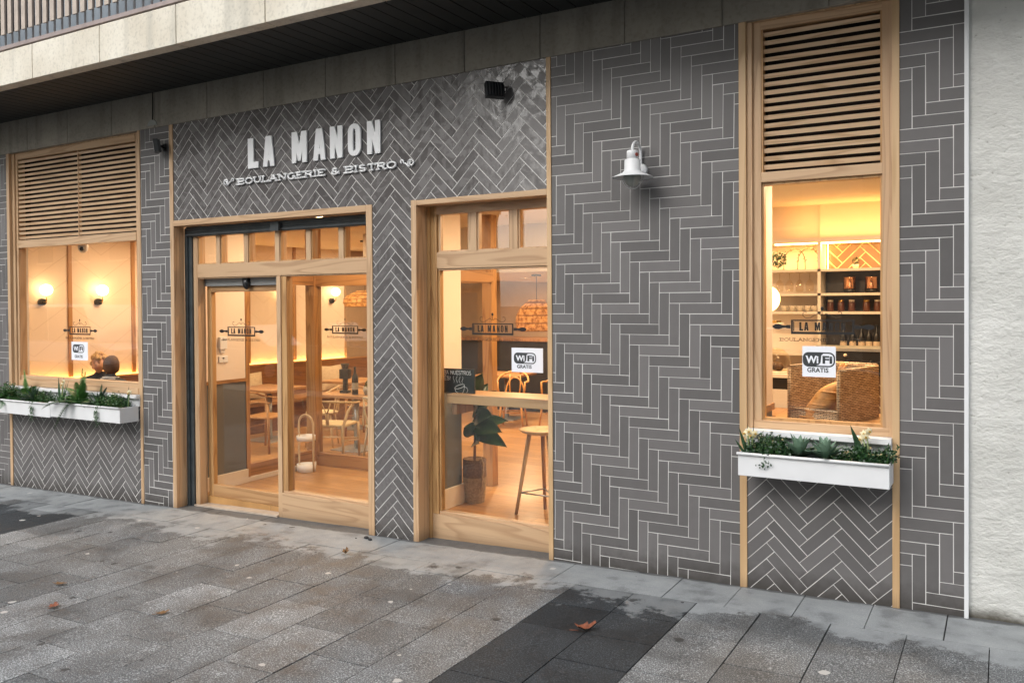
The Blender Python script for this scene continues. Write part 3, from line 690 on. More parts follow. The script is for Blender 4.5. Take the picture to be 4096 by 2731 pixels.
# street beyond, behind the camera, sloping with the pavement and out to the horizon
M['asph'] = plain('asphalt', (.05, .05, .052), .85, var=.25, scale=30, bmp=.3)
rd = MB(); rd.add([(-160, -9.0, zg(-9)-.16), (-160, -300, zg(-9)-.16), (160, -300, zg(-9)-.16), (160, -9.0, zg(-9)-.16)], [[0, 1, 2, 3]])
struct(rd.build('road', 'asph'))
M['kerb'] = plain('kerb_stone', (.3, .29, .27), .8, bmp=.2)
kb = MB(); kb.slab(-10, 3, -9.15, -9.0, lambda x: zg(x)-.25, lambda x: zg(x)+.002); struct(kb.build('kerb', 'kerb'))
gb = MB(); gb.add([(-160, 300, -2.1), (-160, -9, -2.1), (160, -9, -2.1), (160, 300, -2.1)], [[0, 1, 2, 3]]); struct(gb.build('ground', 'asph'))

# dead leaves and litter on the paving
M['leaf_red'] = plain('dead_leaf_red', (.22, .07, .035), .6, var=.35, scale=60)
M['leaf_brown'] = plain('dead_leaf_brown', (.17, .09, .035), .6, var=.35, scale=60)
def deadleaf(name, x, y, size, rz, mat, label, curl=.25):
    pts = []; n = 18
    for i in range(n):
        a = 2*math.pi*i/n; rr = size*(.55+.45*abs(math.cos(a*2.5))**.6)*(1 if i % 2 else .82)*(1.25 if abs(a) < .4 else 1)
        pts.append((rr*math.cos(a), .62*rr*math.sin(a)))
    vs = [(0, 0, .004)]+[(px, py, .004+curl*size*(1-math.cos(3*px/size))*.4+abs(py)*curl) for px, py in pts]
    mb = MB(); mb.add(vs, [[0, 1+i, 1+(i+1) % n] for i in range(n)], smooth=True)
    mb.tube([(-size*.5, 0, .006), (-size*1.3, size*.12, .012)], .0016, 5)
    o = mb.build(name, mat); place(o, (x, y, zg(x)+.002), rz); return tag(o, label, 'leaf', 'dead leaves lying on the paving')
sc_ = MB()
for k_, (dx_, dy_, s_0) in enumerate(((0, 0, .022), (.05, -.02, .018), (-.07, -.03, .007))): sc_.ball((-3.93+dx_, -.10+dy_, zg(-3.93)+s_0*.4), s_0, s_0*.7, s_0*.5, 8, 0, 5)
M['scrap'] = plain('dark_scrap', (.02, .02, .022), .7)
tag(sc_.build('litter', 'scrap'), 'small dark scraps of litter at the foot of the timber strip right of the door', 'litter')
deadleaf('dead_leaf', -1.79, -.99, .062, .9, 'leaf_red', 'large reddish dead leaf lying on the black paving band', .5)
deadleaf('dead_leaf', -4.62, -1.98, .045, 2.2, 'leaf_red', 'reddish dead leaf on a pale slab at the lower left')
deadleaf('dead_leaf', -4.98, -1.72, .04, .4, 'leaf_brown', 'brown dead leaf farthest left on the paving')
deadleaf('dead_leaf', -3.95, -1.78, .04, 1.3, 'leaf_brown', 'flat brown dead leaf on dark slabs below the sliding door')
deadleaf('dead_leaf', -3.80, -.47, .042, 1.9, 'leaf_brown', 'curled dry leaf near the wall between door and middle window', .8)
# ---------------------------------------------------------------- inside the cafe
FS = .87
M['paint'] = plain('warm_white_wall', (.74, .65, .56), .75, var=.04, scale=2)
M['paintgrey'] = plain('grey_wainscot', (.115, .12, .12), .6, var=.1, scale=2)
M['skirt'] = plain('cream_skirting', (.68, .62, .53), .5, var=.03)
M['ceil'] = plain('ceiling_paint', (.66, .60, .50), .8, var=.04, scale=1.5)
M['backwall'] = plain('brown_wall', (.30, .21, .14), .7, var=.15, scale=2)
m, t, b = newmat('oak_floorboards'); tc = N(t, 'TexCoord')
bk = N(t, 'TexBrick'); bk.inputs['Scale'].default_value = 1; bk.inputs['Brick Width'].default_value = 1.3; bk.inputs['Row Height'].default_value = .13; bk.inputs['Mortar Size'].default_value = .0015; bk.offset = .37
bk.inputs['Color1'].default_value = (.45, .26, .10, 1); bk.inputs['Color2'].default_value = (.34, .185, .07, 1); bk.inputs['Mortar'].default_value = (.09, .045, .02, 1)
L(t, tc.outputs['Object'], bk.inputs['Vector'])
mp = N(t, 'Mapping'); mp.inputs['Scale'].default_value = (2, 28, 1); L(t, tc.outputs['Object'], mp.inputs[0])
n = N(t, 'TexNoise'); n.inputs['Scale'].default_value = 2.2; n.inputs['Detail'].default_value = 5; L(t, mp.outputs[0], n.inputs['Vector'])
r = ramp(t, n.outputs[0], [(.3, (.7, .66, .62)), (.65, (1.15, 1.12, 1.1))]); mm = N(t, 'MixRGB', blend_type='MULTIPLY'); mm.inputs[0].default_value = 1
L(t, bk.outputs[0], mm.inputs[1]); L(t, r.outputs[0], mm.inputs[2]); L(t, mm.outputs[0], b.inputs['Base Color']); b.inputs['Roughness'].default_value = .32
M['floor'] = m
def bp(name, mat, *boxes, label=None, bevel=0, parent=None):
    mb = MB()
    for q in boxes: mb.box(*q)
    return mb.build(name, mat, parent or bld, bevel=bevel, label=label)
bp('cafe_floor', 'floor', (-9.6, 2.0, .21, 7.0, FZ-.06, FZ))
bp('cafe_ceiling', 'ceil', (-9.6, 2.0, .2, 7.0, CZ, CZ+.1))
bp('dropped_ceiling', 'ceil', (-6.3, -1.9, 2.7, 7.0, .30, CZ))
bp('back_wall', 'backwall', (-9.6, 2.0, 7.0, 7.15, FZ, CZ))
bp('side_wall', 'backwall', (1.9, 2.0, .2, 7.0, FZ, CZ))
# slanting left wall: cream panels with fine chevron lines, brown battens, timber bench with a light strip behind it
wx = lambda y: -9.0+.109*(y-.4)
m, t, b = newmat('chevron_panel'); tc = N(t, 'TexCoord'); sx = N(t, 'SeparateXYZ'); L(t, tc.outputs['Object'], sx.inputs[0])
pp = N(t, 'Math', operation='PINGPONG'); pp.inputs[1].default_value = .37; ad0 = N(t, 'Math', operation='ADD'); ad0.inputs[1].default_value = -.11; L(t, sx.outputs[1], ad0.inputs[0]); L(t, ad0.outputs[0], pp.inputs[0])
s5 = N(t, 'Math', operation='MULTIPLY_ADD'); s5.inputs[1].default_value = .75; L(t, pp.outputs[0], s5.inputs[0]); L(t, sx.outputs[2], s5.inputs[2])
md = N(t, 'Math', operation='PINGPONG'); md.inputs[1].default_value = .14; L(t, s5.outputs[0], md.inputs[0])
lt = N(t, 'Math', operation='LESS_THAN'); lt.inputs[1].default_value = .0022; L(t, md.outputs[0], lt.inputs[0])
mx = N(t, 'MixRGB'); L(t, lt.outputs[0], mx.inputs[0]); mx.inputs[1].default_value = (.74, .62, .51, 1); mx.inputs[2].default_value = (.54, .42, .32, 1)
L(t, mx.outputs[0], b.inputs['Base Color']); b.inputs['Roughness'].default_value = .6; M['chev'] = m
def wallbox(name, mat, y0, y1, z0, z1, d0, d1, parent=None, bevel=0):
    """box hugging the slanting wall; d = distance off the wall"""
    mb = MB(); vs = [(wx(y)+d, y, z) for z in (z0, z1) for y in (y0, y1) for d in (d0, d1)]
    mb.add(vs, [(0, 2, 3, 1), (4, 5, 7, 6), (0, 1, 5, 4), (2, 6, 7, 3), (0, 4, 6, 2), (1, 3, 7, 5)])
    return mb.build(name, mat, parent or bld, bevel=bevel)
wallbox('panelled_wall', 'chev', .2, 4.88, FZ, CZ, -.15, 0)
wallbox('panelled_wall', 'backwall', 4.88, 7.0, FZ, CZ, -.15, .04)
for y in (.86, 1.59, 2.40, 3.19, 3.95): wallbox('batten', 'oakz', y-.02, y+.02, -.80, CZ, 0, .02)
bn = thing('wall_bench', 'long timber bench with a high wooden back along the lit left wall', 'bench', (-8.6, 2.7, FZ))
wallbox('backrest', 'bench', .22, 5.23, FZ, -.83, .07, .13, bn, .004); wallbox('backrest_cap', 'oaky', .22, 5.23, -.83, -.812, .05, .14, bn)
wallbox('seat', 'oaky', .22, 5.2, -1.31, -1.26, .13, .58, bn, .004); wallbox('base', 'bench', .24, 5.18, FZ, -1.31, .13, .52, bn)
M['led'] = emit('led_strip', (1, .50, .12), 16.0)
ls = thing('led_strip', 'glowing yellow light strip hidden behind the bench back along the wall', 'light strip', (-8.8, 2.7, -.83))
wallbox('diffuser', 'led', .24, 5.2, -.845, -.832, .012, .04, ls)
# wall sconces: black base, brass arm, milky globe
M['globe'] = emit('lit_globe', (1, .66, .32), 7.0)
M['brass'] = plain('brass', (.55, .36, .12), .3, metal=1, var=.1)
M['bulb'] = emit('bulb', (1, .60, .24), 45.0)
def sconce(y, label):
    t_ = thing('wall_sconce', label, 'wall lamp', (wx(y), y, .03), 'globe lamps on the left wall')
    x = wx(y); mb = MB(); mb.tube([(x, y, .03), (x+.045, y, .03)], [.040, .036], 16); mb.build('base', 'black', t_)
    mb = MB(); mb.tube([(x+.045, y, .03), (x+.09, y, .03), (x+.10, y, .045), (x+.10, y, .10)], .006, 8); mb.build('arm', 'brass', t_)
    mb = MB(); mb.ball((x+.10, y, .160), .064, .064, .060, 18, 0, 12); mb.build('globe', 'globe', t_)
sconce(.56, 'glowing globe wall lamp nearest the left edge of the left window')
sconce(1.17, 'glowing globe wall lamp in the middle of the left window')
sconce(3.70, 'glowing globe wall lamp seen through the sliding leaf beside the mullion')
sconce(4.62, 'glowing globe wall lamp seen through the fixed door light')
# ceiling downlights
M['disc'] = emit('downlight_disc', (1, .66, .32), 14.0)
def downlight(x, y, z, label, power=26, r=.05):
    t_ = thing('downlight', label, 'ceiling light', (x, y, z), 'round lights in the cafe ceiling')
    mb = MB(); mb.lathe([(r, -.004), (r+.018, -.006), (r+.02, 0)], (x, y, z), 20); mb.build('trim_ring', 'white', t_)
    mb = MB(); mb.lathe([(0, -.003), (r, -.003)], (x, y, z), 20, smooth=False); mb.build('lens', 'disc', t_)
    la = bpy.data.lights.new('downlight_lamp', 'AREA'); la.shape = 'DISK'; la.size = .16; la.energy = power*.8; la.color = (1, .66, .38)
    lo = bpy.data.objects.new('lamp', la); COL.objects.link(lo); lo.parent = t_; lo.location = (0, 0, -.02)
downlight(-6.9, 2.55, CZ, 'round ceiling light seen through the third small light over the door', 30)
downlight(-5.35, .95, CZ, 'round ceiling light inside the entrance lobby', 16)
downlight(-7.9, 1.3, CZ, 'round ceiling light behind the left window', 22)
downlight(-4.6, 1.0, CZ, 'round ceiling light above the right half of the lobby', 12)
downlight(-2.9, .95, CZ, 'round ceiling light above the high counter', 18)
downlight(-3.0, 2.1, CZ, 'round ceiling light deeper behind the middle window', 26)
downlight(-5.25, 4.6, .30, 'round light in the low ceiling left of the wicker pendant', 46)
downlight(-6.0, 6.0, .30, 'round light in the low ceiling near the back wall', 24)
downlight(-7.4, 4.6, CZ, 'round ceiling light over the far tables', 30)
downlight(-1.15, .95, CZ, 'ceiling light washing the bakery corner from above', 15)
downlight(-.78, .62, CZ, 'added unseen ceiling light brightening the wicker bread bin from above', 14)  # added lamp, out of view, only there to brighten the bin
downlight(-.6, 1.6, CZ, 'ceiling light near the bakery shelves', 6)
# lobby: low wall on the left, glazed timber partition around it
lob = thing('lobby_partition', 'glazed timber partition around the entrance lobby with a square corner post', 'partition', (-5, 1.72, FZ))
def lp(name, mat, *q, bevel=.002):
    for c in q:
        mb = MB(); mb.box(*c); mb.build(name, mat, lob, bevel=bevel)
lp('post', 'oakz', (-6.16, -6.07, .755, .80, FZ, CZ), (-6.20, -6.075, 1.67, 1.77, FZ, CZ), (-4.06, -3.96, 1.68, 1.77, FZ, CZ), (-4.0, -3.93, 1.055, 1.10, FZ, CZ), (-5.06, -4.98, 1.69, 1.75, FZ, CZ))
lp('rail', 'oaky', (-6.15, -6.085, .80, 1.67, FZ+.045, -1.50), (-6.15, -6.085, .80, 1.67, .18, .27), (-3.99, -3.94, 1.10, 1.68, .17, .26))
lp('rail', 'oakx', (-6.075, -5.06, 1.69, 1.75, FZ, -1.53), (-4.98, -4.06, 1.69, 1.75, FZ, -1.53), (-6.075, -5.06, 1.69, 1.75, .17, .29), (-4.98, -4.06, 1.69, 1.75, .17, .29))
lp('mullion', 'oakz', *[(x-.035, x+.035, 1.695, 1.745, .29, CZ) for x in (-5.72, -5.38, -4.7, -4.38)])
for c in ((-6.075, -5.06, 1.715, 1.722, -1.53, .17), (-4.98, -4.06, 1.715, 1.722, -1.53, .17), (-6.122, -6.116, .80, 1.67, -1.50, .18)):
    mb = MB(); mb.box(*c); mb.build('pane', 'glass', lob)
bp('lobby_wall', 'paint', (-6.20, -6.075, .27, .752, -.69, CZ)); bp('lobby_wall', 'paintgrey', (-6.20, -6.078, .27, .752, FZ, -.72))
bp('dado_rail', 'oaky', (-6.20, -6.065, .27, .752, -.72, -.69)); bp('skirting_board', 'skirt', (-6.078, -6.055, .27, .76, FZ, -1.535), (-6.085, -6.068, .76, 1.67, FZ, -1.617), bevel=.003)
bp('lobby_wall', 'paint', (-4.0, -3.87, .205, 1.05, -.69, CZ)); bp('lobby_wall', 'paintgrey', (-4.0, -3.873, .205, 1.05, FZ, -.72))
bp('dado_rail', 'oaky', (-4.0, -3.862, .205, 1.05, -.72, -.69)); bp('skirting_board', 'skirt', (-3.873, -3.848, .205, 1.06, FZ, -1.50), bevel=.003)
# control boxes on the lobby wall
cb = thing('wall_control', 'white control box with a small switch plate on the lobby wall', 'switch box', (-6.075, .5, -.45))
mb = MB(); mb.box(-6.075, -6.045, .44, .52, -.41, -.30); mb.box(-6.075, -6.06, .455, .505, -.445, -.41); mb.build('box', 'white', cb, bevel=.004)
mb = MB(); mb.box(-6.075, -6.062, .44, .54, -.53, -.47); mb.build('plate', 'white', cb, bevel=.004)
mb = MB(); mb.box(-6.0615, -6.058, .48, .495, -.495, -.485); mb.box(-6.0445, -6.043, .45, .51, -.33, -.325); mb.build('button', 'black', cb)
# umbrella stand: two white hoops on a bent timber arch
us = thing('umbrella_stand', 'bent timber umbrella stand with two white hoops on the lobby floor', 'umbrella stand', (-5.93, 1.42, FZ))
cx, cyy = -5.95, 1.40
mb = MB()
for dx in (-.085, .085):
    pass
arch = [(cx-.095, cyy, FZ)]+[(cx-.095, cyy, FZ+.1*i) for i in range(1, 5)]+[(cx+.095*math.cos(R(180-15*i)), cyy, FZ+.46+.095*math.sin(R(180-15*i))) for i in range(0, 13)]+[(cx+.095, cyy, FZ+.1*i) for i in range(4, -1, -1)]
mb.tube(arch, .013, 8, flat=.6); mb.build('arch', 'pale', us)
for z0, z1 in ((.0, .075), (.305, .355)):
    mb = MB(); mb.lathe([(.088, z0), (.092, z0+.002), (.092, z1), (.086, z1), (.086, z0+.01), (.0 if z0 == 0 else .086, z0+.01)], (cx, cyy, FZ), 28); mb.build('hoop', 'white', us)

# ---- furniture, built at true size and scaled by FS
def legs4(par, w_, d_, h, r0, r1, mat, splay=.02, name='leg'):
    for sx_ in (-1, 1):
        for sy_ in (-1, 1):
            mb = MB(); mb.tube([(sx_*(w_/2+splay), sy_*(d_/2+splay), 0), (sx_*w_/2, sy_*d_/2, h)], [r1, r0], 8); mb.build(name, mat, par)
def table(label, mat='oakx', wd=.75, dp=.75):
    t_ = thing('cafe_table', label, 'table', None, 'timber cafe tables')
    mb = MB(); mb.box(-wd/2, wd/2, -dp/2, dp/2, .70, .735); mb.build('table_top', mat, t_, bevel=.004)
    mb = MB(); mb.tube([(0, 0, .012), (0, 0, .70)], .035, 12); mb.box(-.2, .2, -.03, .03, .68, .70); mb.build('column', 'steel', t_)
    mb = MB(); mb.box(-.24, .24, -.24, .24, 0, .014); mb.build('base_plate', 'steel', t_, bevel=.003)
    return t_
def bentchair(label, mat, seatmat, group=None, arms=True):
    """bentwood chair with a hooped back that turns into arms"""
    t_ = thing('bentwood_chair', label, 'chair', None, group)
    mb = MB(); mb.lathe([(0, .455), (.19, .46), (.215, .45), (.21, .425), (0, .42)], n=24); mb.build('seat', seatmat, t_)
    legs4(t_, .27, .27, .43, .017, .012, mat, .045)
    hoop = [(.23*math.sin(R(a)), -.02+.24*math.cos(R(a))*(-1) if False else .23*math.cos(R(a)), .0) for a in range(-120, 121, 15)]
    pts = [(x, y, .66+.13*max(0, math.cos(R(a)))) for (x, y, _), a in zip(hoop, range(-120, 121, 15))]
    pts = [(pts[0][0]*.85, pts[0][1]-.01, .44)]+[(pts[0][0], pts[0][1], .58)]+pts+[(pts[-1][0], pts[-1][1], .58)]+[(pts[-1][0]*.85, pts[-1][1]-.01, .44)]
    mb = MB(); mb.tube(pts, .015, 8); mb.build('back_hoop', mat, t_)
    for dx, top in ((-.075, .77), (.075, .77)):
        mb = MB(); mb.tube([(dx*.9, .17, .44), (dx*1.1, .20, .6), (dx, .222, top)], .011, 8); mb.build('back_spindle', mat, t_)
    inner = [(.14*math.sin(R(a)), .19+.02*math.cos(R(a)), .44+.26*max(0, math.cos(R(a/1.0)))) for a in range(-90, 91, 15)]
    mb = MB(); mb.tube(inner, .011, 8); mb.build('inner_hoop', mat, t_)
    ring = [(.155*math.cos(R(a)), .155*math.sin(R(a)), .22) for a in range(0, 361, 30)]
    mb = MB(); mb.tube(ring, .009, 6, cap=False); mb.build('stretcher_ring', mat, t_)
    return t_
def wishbone(label, mat):
    t_ = thing('wishbone_chair', label, 'chair', None)
    mb = MB(); mb.box(-.23, .23, -.20, .20, .42, .455); mb.build('seat', 'cord', t_, bevel=.015)
    for sx_ in (-1, 1):
        mb = MB(); mb.tube([(sx_*.245, -.21, 0), (sx_*.235, -.20, .44)], [.014, .019], 8); mb.build('leg', mat, t_)
        mb = MB(); mb.tube([(sx_*.21, .23, 0), (sx_*.19, .20, .40), (sx_*.23, .13, .60), (sx_*.27, .05, .70)], [.014, .02, .018, .014], 8); mb.build('leg', mat, t_)
        mb = MB(); mb.tube([(sx_*.238, -.205, .22), (sx_*.2, .21, .26)], .010, 6); mb.build('stretcher', mat, t_)
    pts = [(-.30, -.08, .70)]+[(.29*math.sin(R(a)), .24*math.cos(R(a))-.0, .70+.03*math.cos(R(a))) for a in range(-90, 91, 12)]+[(.30, -.08, .70)]
    mb = MB(); mb.tube(pts, .016, 8, flat=.8); mb.build('top_rail', mat, t_)
    mb = MB(); mb.tube([(0, .19, .44), (0, .215, .58)], .022, 6, flat=.4); mb.tube([(0, .215, .57), (-.055, .235, .715)], .014, 6, flat=.5); mb.tube([(0, .215, .57), (.055, .235, .715)], .014, 6, flat=.5); mb.build('back_splat', mat, t_)
    mb = MB(); mb.tube([(-.24, -.2, .24), (.24, -.2, .24)], .010, 6); mb.build('stretcher', mat, t_)
    return t_
def armchair(label, mat):
    t_ = thing('timber_armchair', label, 'chair', None)
    mb = MB(); mb.box(-.24, .24, -.22, .22, .43, .455); mb.build('seat', mat, t_, bevel=.01)
    for sx_ in (-1, 1):
        for sy_ in (-1, 1):
            mb = MB(); mb.tube([(sx_*.26, sy_*.22, 0), (sx_*.255, sy_*.2, .64)], [.015, .019], 8); mb.build('leg', mat, t_)
        mb = MB(); mb.tube([(sx_*.26, -.24, .645), (sx_*.26, .24, .66)], .017, 8, flat=.5); mb.build('armrest', mat, t_)
    mb = MB(); mb.tube([(-.26, .24, .66), (-.13, .275, .72), (0, .285, .735), (.13, .275, .72), (.26, .24, .66)], .03, 8, flat=.35); mb.build('backrest', mat, t_)
    mb = MB(); mb.tube([(-.25, .2, .30), (.25, .2, .30)], .01, 6); mb.build('stretcher', mat, t_)
    return t_
M['cord'] = plain('paper_cord', (.62, .50, .30), .8, var=.15, scale=40, bmp=.5, bscale=160)
M['rattan'] = plain('rattan_cane', (.50, .27, .09), .4, var=.2, scale=20)
M['palechair'] = plain('white_beech', (.62, .55, .42), .45, var=.08, scale=10)
tb = table('square timber table behind the sliding leaf, nearest the bench')
place(tb, (-7.72, 2.62, FZ), R(3), FS)
t2 = dup(tb, (-6.35, 2.62, FZ), R(2), 'timber table with a bottle and flower pot behind the fixed door light', FS)
t3 = dup(tb, (-7.45, 3.85, FZ), R(4), 'timber table farthest back beside the bench cushion', FS)
t4 = dup(tb, (-6.1, 5.55, FZ), R(4), 'timber table beyond the rattan chairs near the back wall', FS)
place(armchair('straight timber armchair with flat seat behind the sliding leaf', 'oakz'), (-7.22, 2.10, FZ), R(100), FS)
a2 = armchair('timber armchair tucked under the farthest table', 'oakz'); place(a2, (-6.85, 3.45, FZ), R(185), FS)
place(wishbone('timber wishbone chair with woven seat behind the white stand', 'pale'), (-6.13, 2.0, FZ), R(200), FS)
place(bentchair('white bentwood chair cut by the right edge of the door', 'palechair', 'palechair'), (-5.56, 2.12, FZ), R(160), FS)
place(bentchair('pale bentwood chair behind the square corner post', 'pale', 'cord'), (-6.87, 2.62, FZ), R(-60), FS)
place(bentchair('honey coloured rattan armchair left of the white notice', 'rattan', 'rattan', 'rattan chairs behind the middle window'), (-5.62, 4.9, FZ), R(20), FS*1.05)
place(bentchair('honey coloured rattan armchair right below the white notice', 'rattan', 'rattan', 'rattan chairs behind the middle window'), (-5.02, 5.0, FZ), R(-25), FS*1.05)
dk = thing('black_counter', 'low black counter along the far back wall behind the rattan chairs', 'counter', (-6.2, 6.6, FZ))
M['blk'] = plain('black_panel', (.015, .014, .014), .5, var=.3)
mb = MB(); mb.box(-7.6, -4.9, 6.35, 6.9, FZ, -.60); mb.build('body', 'blk', dk); mb = MB(); mb.box(-7.65, -4.85, 6.3, 6.95, -.60, -.56); mb.build('top', 'walnut', dk)
# things on the bench and the tables
M['linen'] = plain('sand_linen', (.50, .40, .28), .9, var=.15, scale=30, bmp=.3, bscale=200)
def cushion(label, loc, rz, tilt):
    mb = MB(); n = 8; g = {}
    for sgn in (-1, 1):
        for i in range(n+1):
            for j in range(n+1):
                u, v = 2*i/n-1, 2*j/n-1; th = .055*max(0, (1-u*u)*(1-v*v))**.4
                k = 1-.06*(u*u*v*v == 1); pin = 1-.09*(1-abs(u))*abs(v)-.0; pin2 = 1-.09*(1-abs(v))*abs(u)
                mb.v.append((.22*u*pin2, sgn*th, .18+.18*v*pin)); g[(sgn, i, j)] = len(mb.v)-1
    for sgn in (-1, 1):
        for i in range(n):
            for j in range(n):
                f = [g[(sgn, i, j)], g[(sgn, i+1, j)], g[(sgn, i+1, j+1)], g[(sgn, i, j+1)]]
                mb.f.append(f if sgn < 0 else f[::-1]); mb.m.append(0); mb.tone.append(.5); mb.sm.append(True)
    o = mb.build('cushion', 'linen'); o.location = loc; o.rotation_euler = (R(tilt), 0, rz)
    return tag(o, label, 'cushion', 'linen cushions on the bench')
cushion('sand coloured cushion on the bench beside the sliding leaf chair', (wx(3.05)+.22, 3.05, -1.26), R(84), -14)
cushion('upright sand coloured cushion at the far end of the bench', (wx(4.45)+.22, 4.45, -1.25), R(84), -14)
TT = FZ+.735*FS
M['leaf'] = plain('green_leaf', (.035, .10, .025), .45, var=.4, scale=20)
M['leafdark'] = plain('dark_green_leaf', (.018, .055, .02), .35, var=.35, scale=14)
M['stone'] = plain('grey_pot', (.35, .33, .30), .8, var=.1)
bt = thing('wine_bottle', 'dark bottle standing on the table behind the fixed door light', 'bottle', None); 
mb = MB(); mb.lathe([(0, 0), (.037, .003), (.038, .19), (.034, .22), (.014, .25), (.0135, .31), (.015, .312), (.015, .325), (0, .325)], n=18); mb.build('glass_body', 'black', bt)
mb = MB(); mb.lathe([(.0385, .06), (.0385, .14)], n=18); mb.build('paper_label', 'stone', bt); place(bt, (-6.22, 2.45, TT), 0, .95)
gr_ = thing('coffee_grinder', 'black tabletop coffee grinder beside the bottle', 'grinder', None)
mb = MB(); mb.box(-.05, .05, -.05, .05, 0, .03); mb.tube([(0, 0, .03), (0, 0, .16)], .03, 12); mb.box(-.055, .055, -.045, .045, .16, .27); mb.build('body', 'black', gr_, bevel=.006)
mb = MB(); mb.lathe([(.03, .27), (.05, .33), (0, .335)], n=16); mb.build('hopper', 'blk', gr_); place(gr_, (-6.45, 2.55, TT), .3, 1)
pp_ = thing('flower_pot', 'small grey pot with a green plant at the right end of the table', 'pot', None)
mb = MB(); mb.lathe([(0, 0), (.045, 0), (.065, .04), (.06, .09), (.052, .088), (.055, .05), (0, .05)], n=18); mb.build('pot', 'stone', pp_)
mb = MB(); rr = random.Random(2)
for i in range(60):
    a, h = rr.uniform(0, 6.28), rr.uniform(.07, .15); q = Vector((rr.uniform(0, .06)*math.cos(a), rr.uniform(0, .06)*math.sin(a), h))
    d1 = Vector((rr.uniform(-1, 1), rr.uniform(-1, 1), rr.uniform(-.5, 1))).normalized()*.018; d2 = d1.cross(Vector((rr.random(), rr.random(), rr.random()))).normalized()*.009
    mb.add([q-d1, q+d2, q+d1, q-d2], [[0, 1, 2, 3]])
mb.build('foliage', 'leaf', pp_); place(pp_, (-6.08, 2.52, TT), 0, 1)
# wicker pendants
m, t, b = newmat('lit_wicker'); tr_ = N(t, 'BsdfTranslucent'); tr_.inputs[0].default_value = (.65, .38, .16, 1)
co_ = coords(t, (1, 1, 1)); wv = N(t, 'TexNoise'); wv.inputs['Scale'].default_value = 28; wv.inputs['Detail'].default_value = 3; L(t, co_, wv.inputs['Vector'])
rw = ramp(t, wv.outputs[0], [(.35, (.26, .12, .04)), (.6, (.60, .36, .16))]); L(t, rw.outputs[0], b.inputs['Base Color']); L(t, rw.outputs[0], tr_.inputs[0])
mxs = N(t, 'MixShader'); mxs.inputs[0].default_value = .6; L(t, b.outputs[0], mxs.inputs[1]); L(t, tr_.outputs[0], mxs.inputs[2]); L(t, mxs.outputs[0], t.nodes['Material Output'].inputs[0]); M['wicker_lit'] = m
M['cane'] = plain('dark_cane', (.22, .11, .04), .6)
def pendant(label, x, y, zb, zt_, r, ceil):
    t_ = thing('pendant_lamp', label, 'pendant lamp', (x, y, zb), 'wicker pendant lamps'); h = zt_-zb
    prof = [(r*.94, 0), (r, .25*h), (r*.97, .5*h), (r*.8, .72*h), (r*.52, .9*h), (r*.42, .93*h), (r*.4, h)]
    mb = MB(); mb.lathe(prof, (x, y, zb), 32); mb.build('shade', 'wicker_lit', t_)
    mb = MB()
    for (pr, pz) in prof[:6]: mb.tube([(x+(pr+.003)*math.cos(R(a)), y+(pr+.003)*math.sin(R(a)), zb+pz) for a in range(0, 361, 15)], .005, 5, cap=False)
    mb.build('cane_hoops', 'cane', t_)
    mb = MB(); mb.tube([(x, y, zb+h*.62), (x, y, ceil)], .004, 6); mb.tube([(x, y, zb+h*.5), (x, y, zb+h*.68)], .018, 10); mb.build('cord', 'black', t_)
    mb = MB(); mb.ball((x, y, zb+h*.42), .033, .033, .04); mb.build('bulb', 'bulb', t_)
    mb = MB(); mb.tube([(x, y, ceil-.02), (x, y, ceil)], .055, 16); mb.build('ceiling_rose', 'black', t_)
pendant('round wicker pendant with a visible bulb behind the middle window', -4.49, 3.5, -.325, .02, .235, .30)
pendant('wicker pendant glowing behind the right edge of the door', -6.95, 3.5, -.05, .15, .27, CZ)
pendant('wicker pendant near the right edge of the left window', -7.85, 2.0, -.0, .22, .24, CZ)
# dome camera on the left window ceiling
dc = thing('ceiling_camera', 'white dome camera hanging at the top of the left window', 'camera', (-8.13, .5, .60))
mb = MB(); mb.lathe([(0, .0), (.05, .0), (.05, -.03), (.046, -.06), (.03, -.085), (0, -.095)], (-8.13, .5, .62), 20); mb.tube([(-8.13, .5, .62), (-8.13, .5, CZ)], .02, 10); mb.build('dome', 'white', dc)
mb = MB(); mb.ball((-8.10, .465, .565), .022); mb.build('lens', 'black', dc)
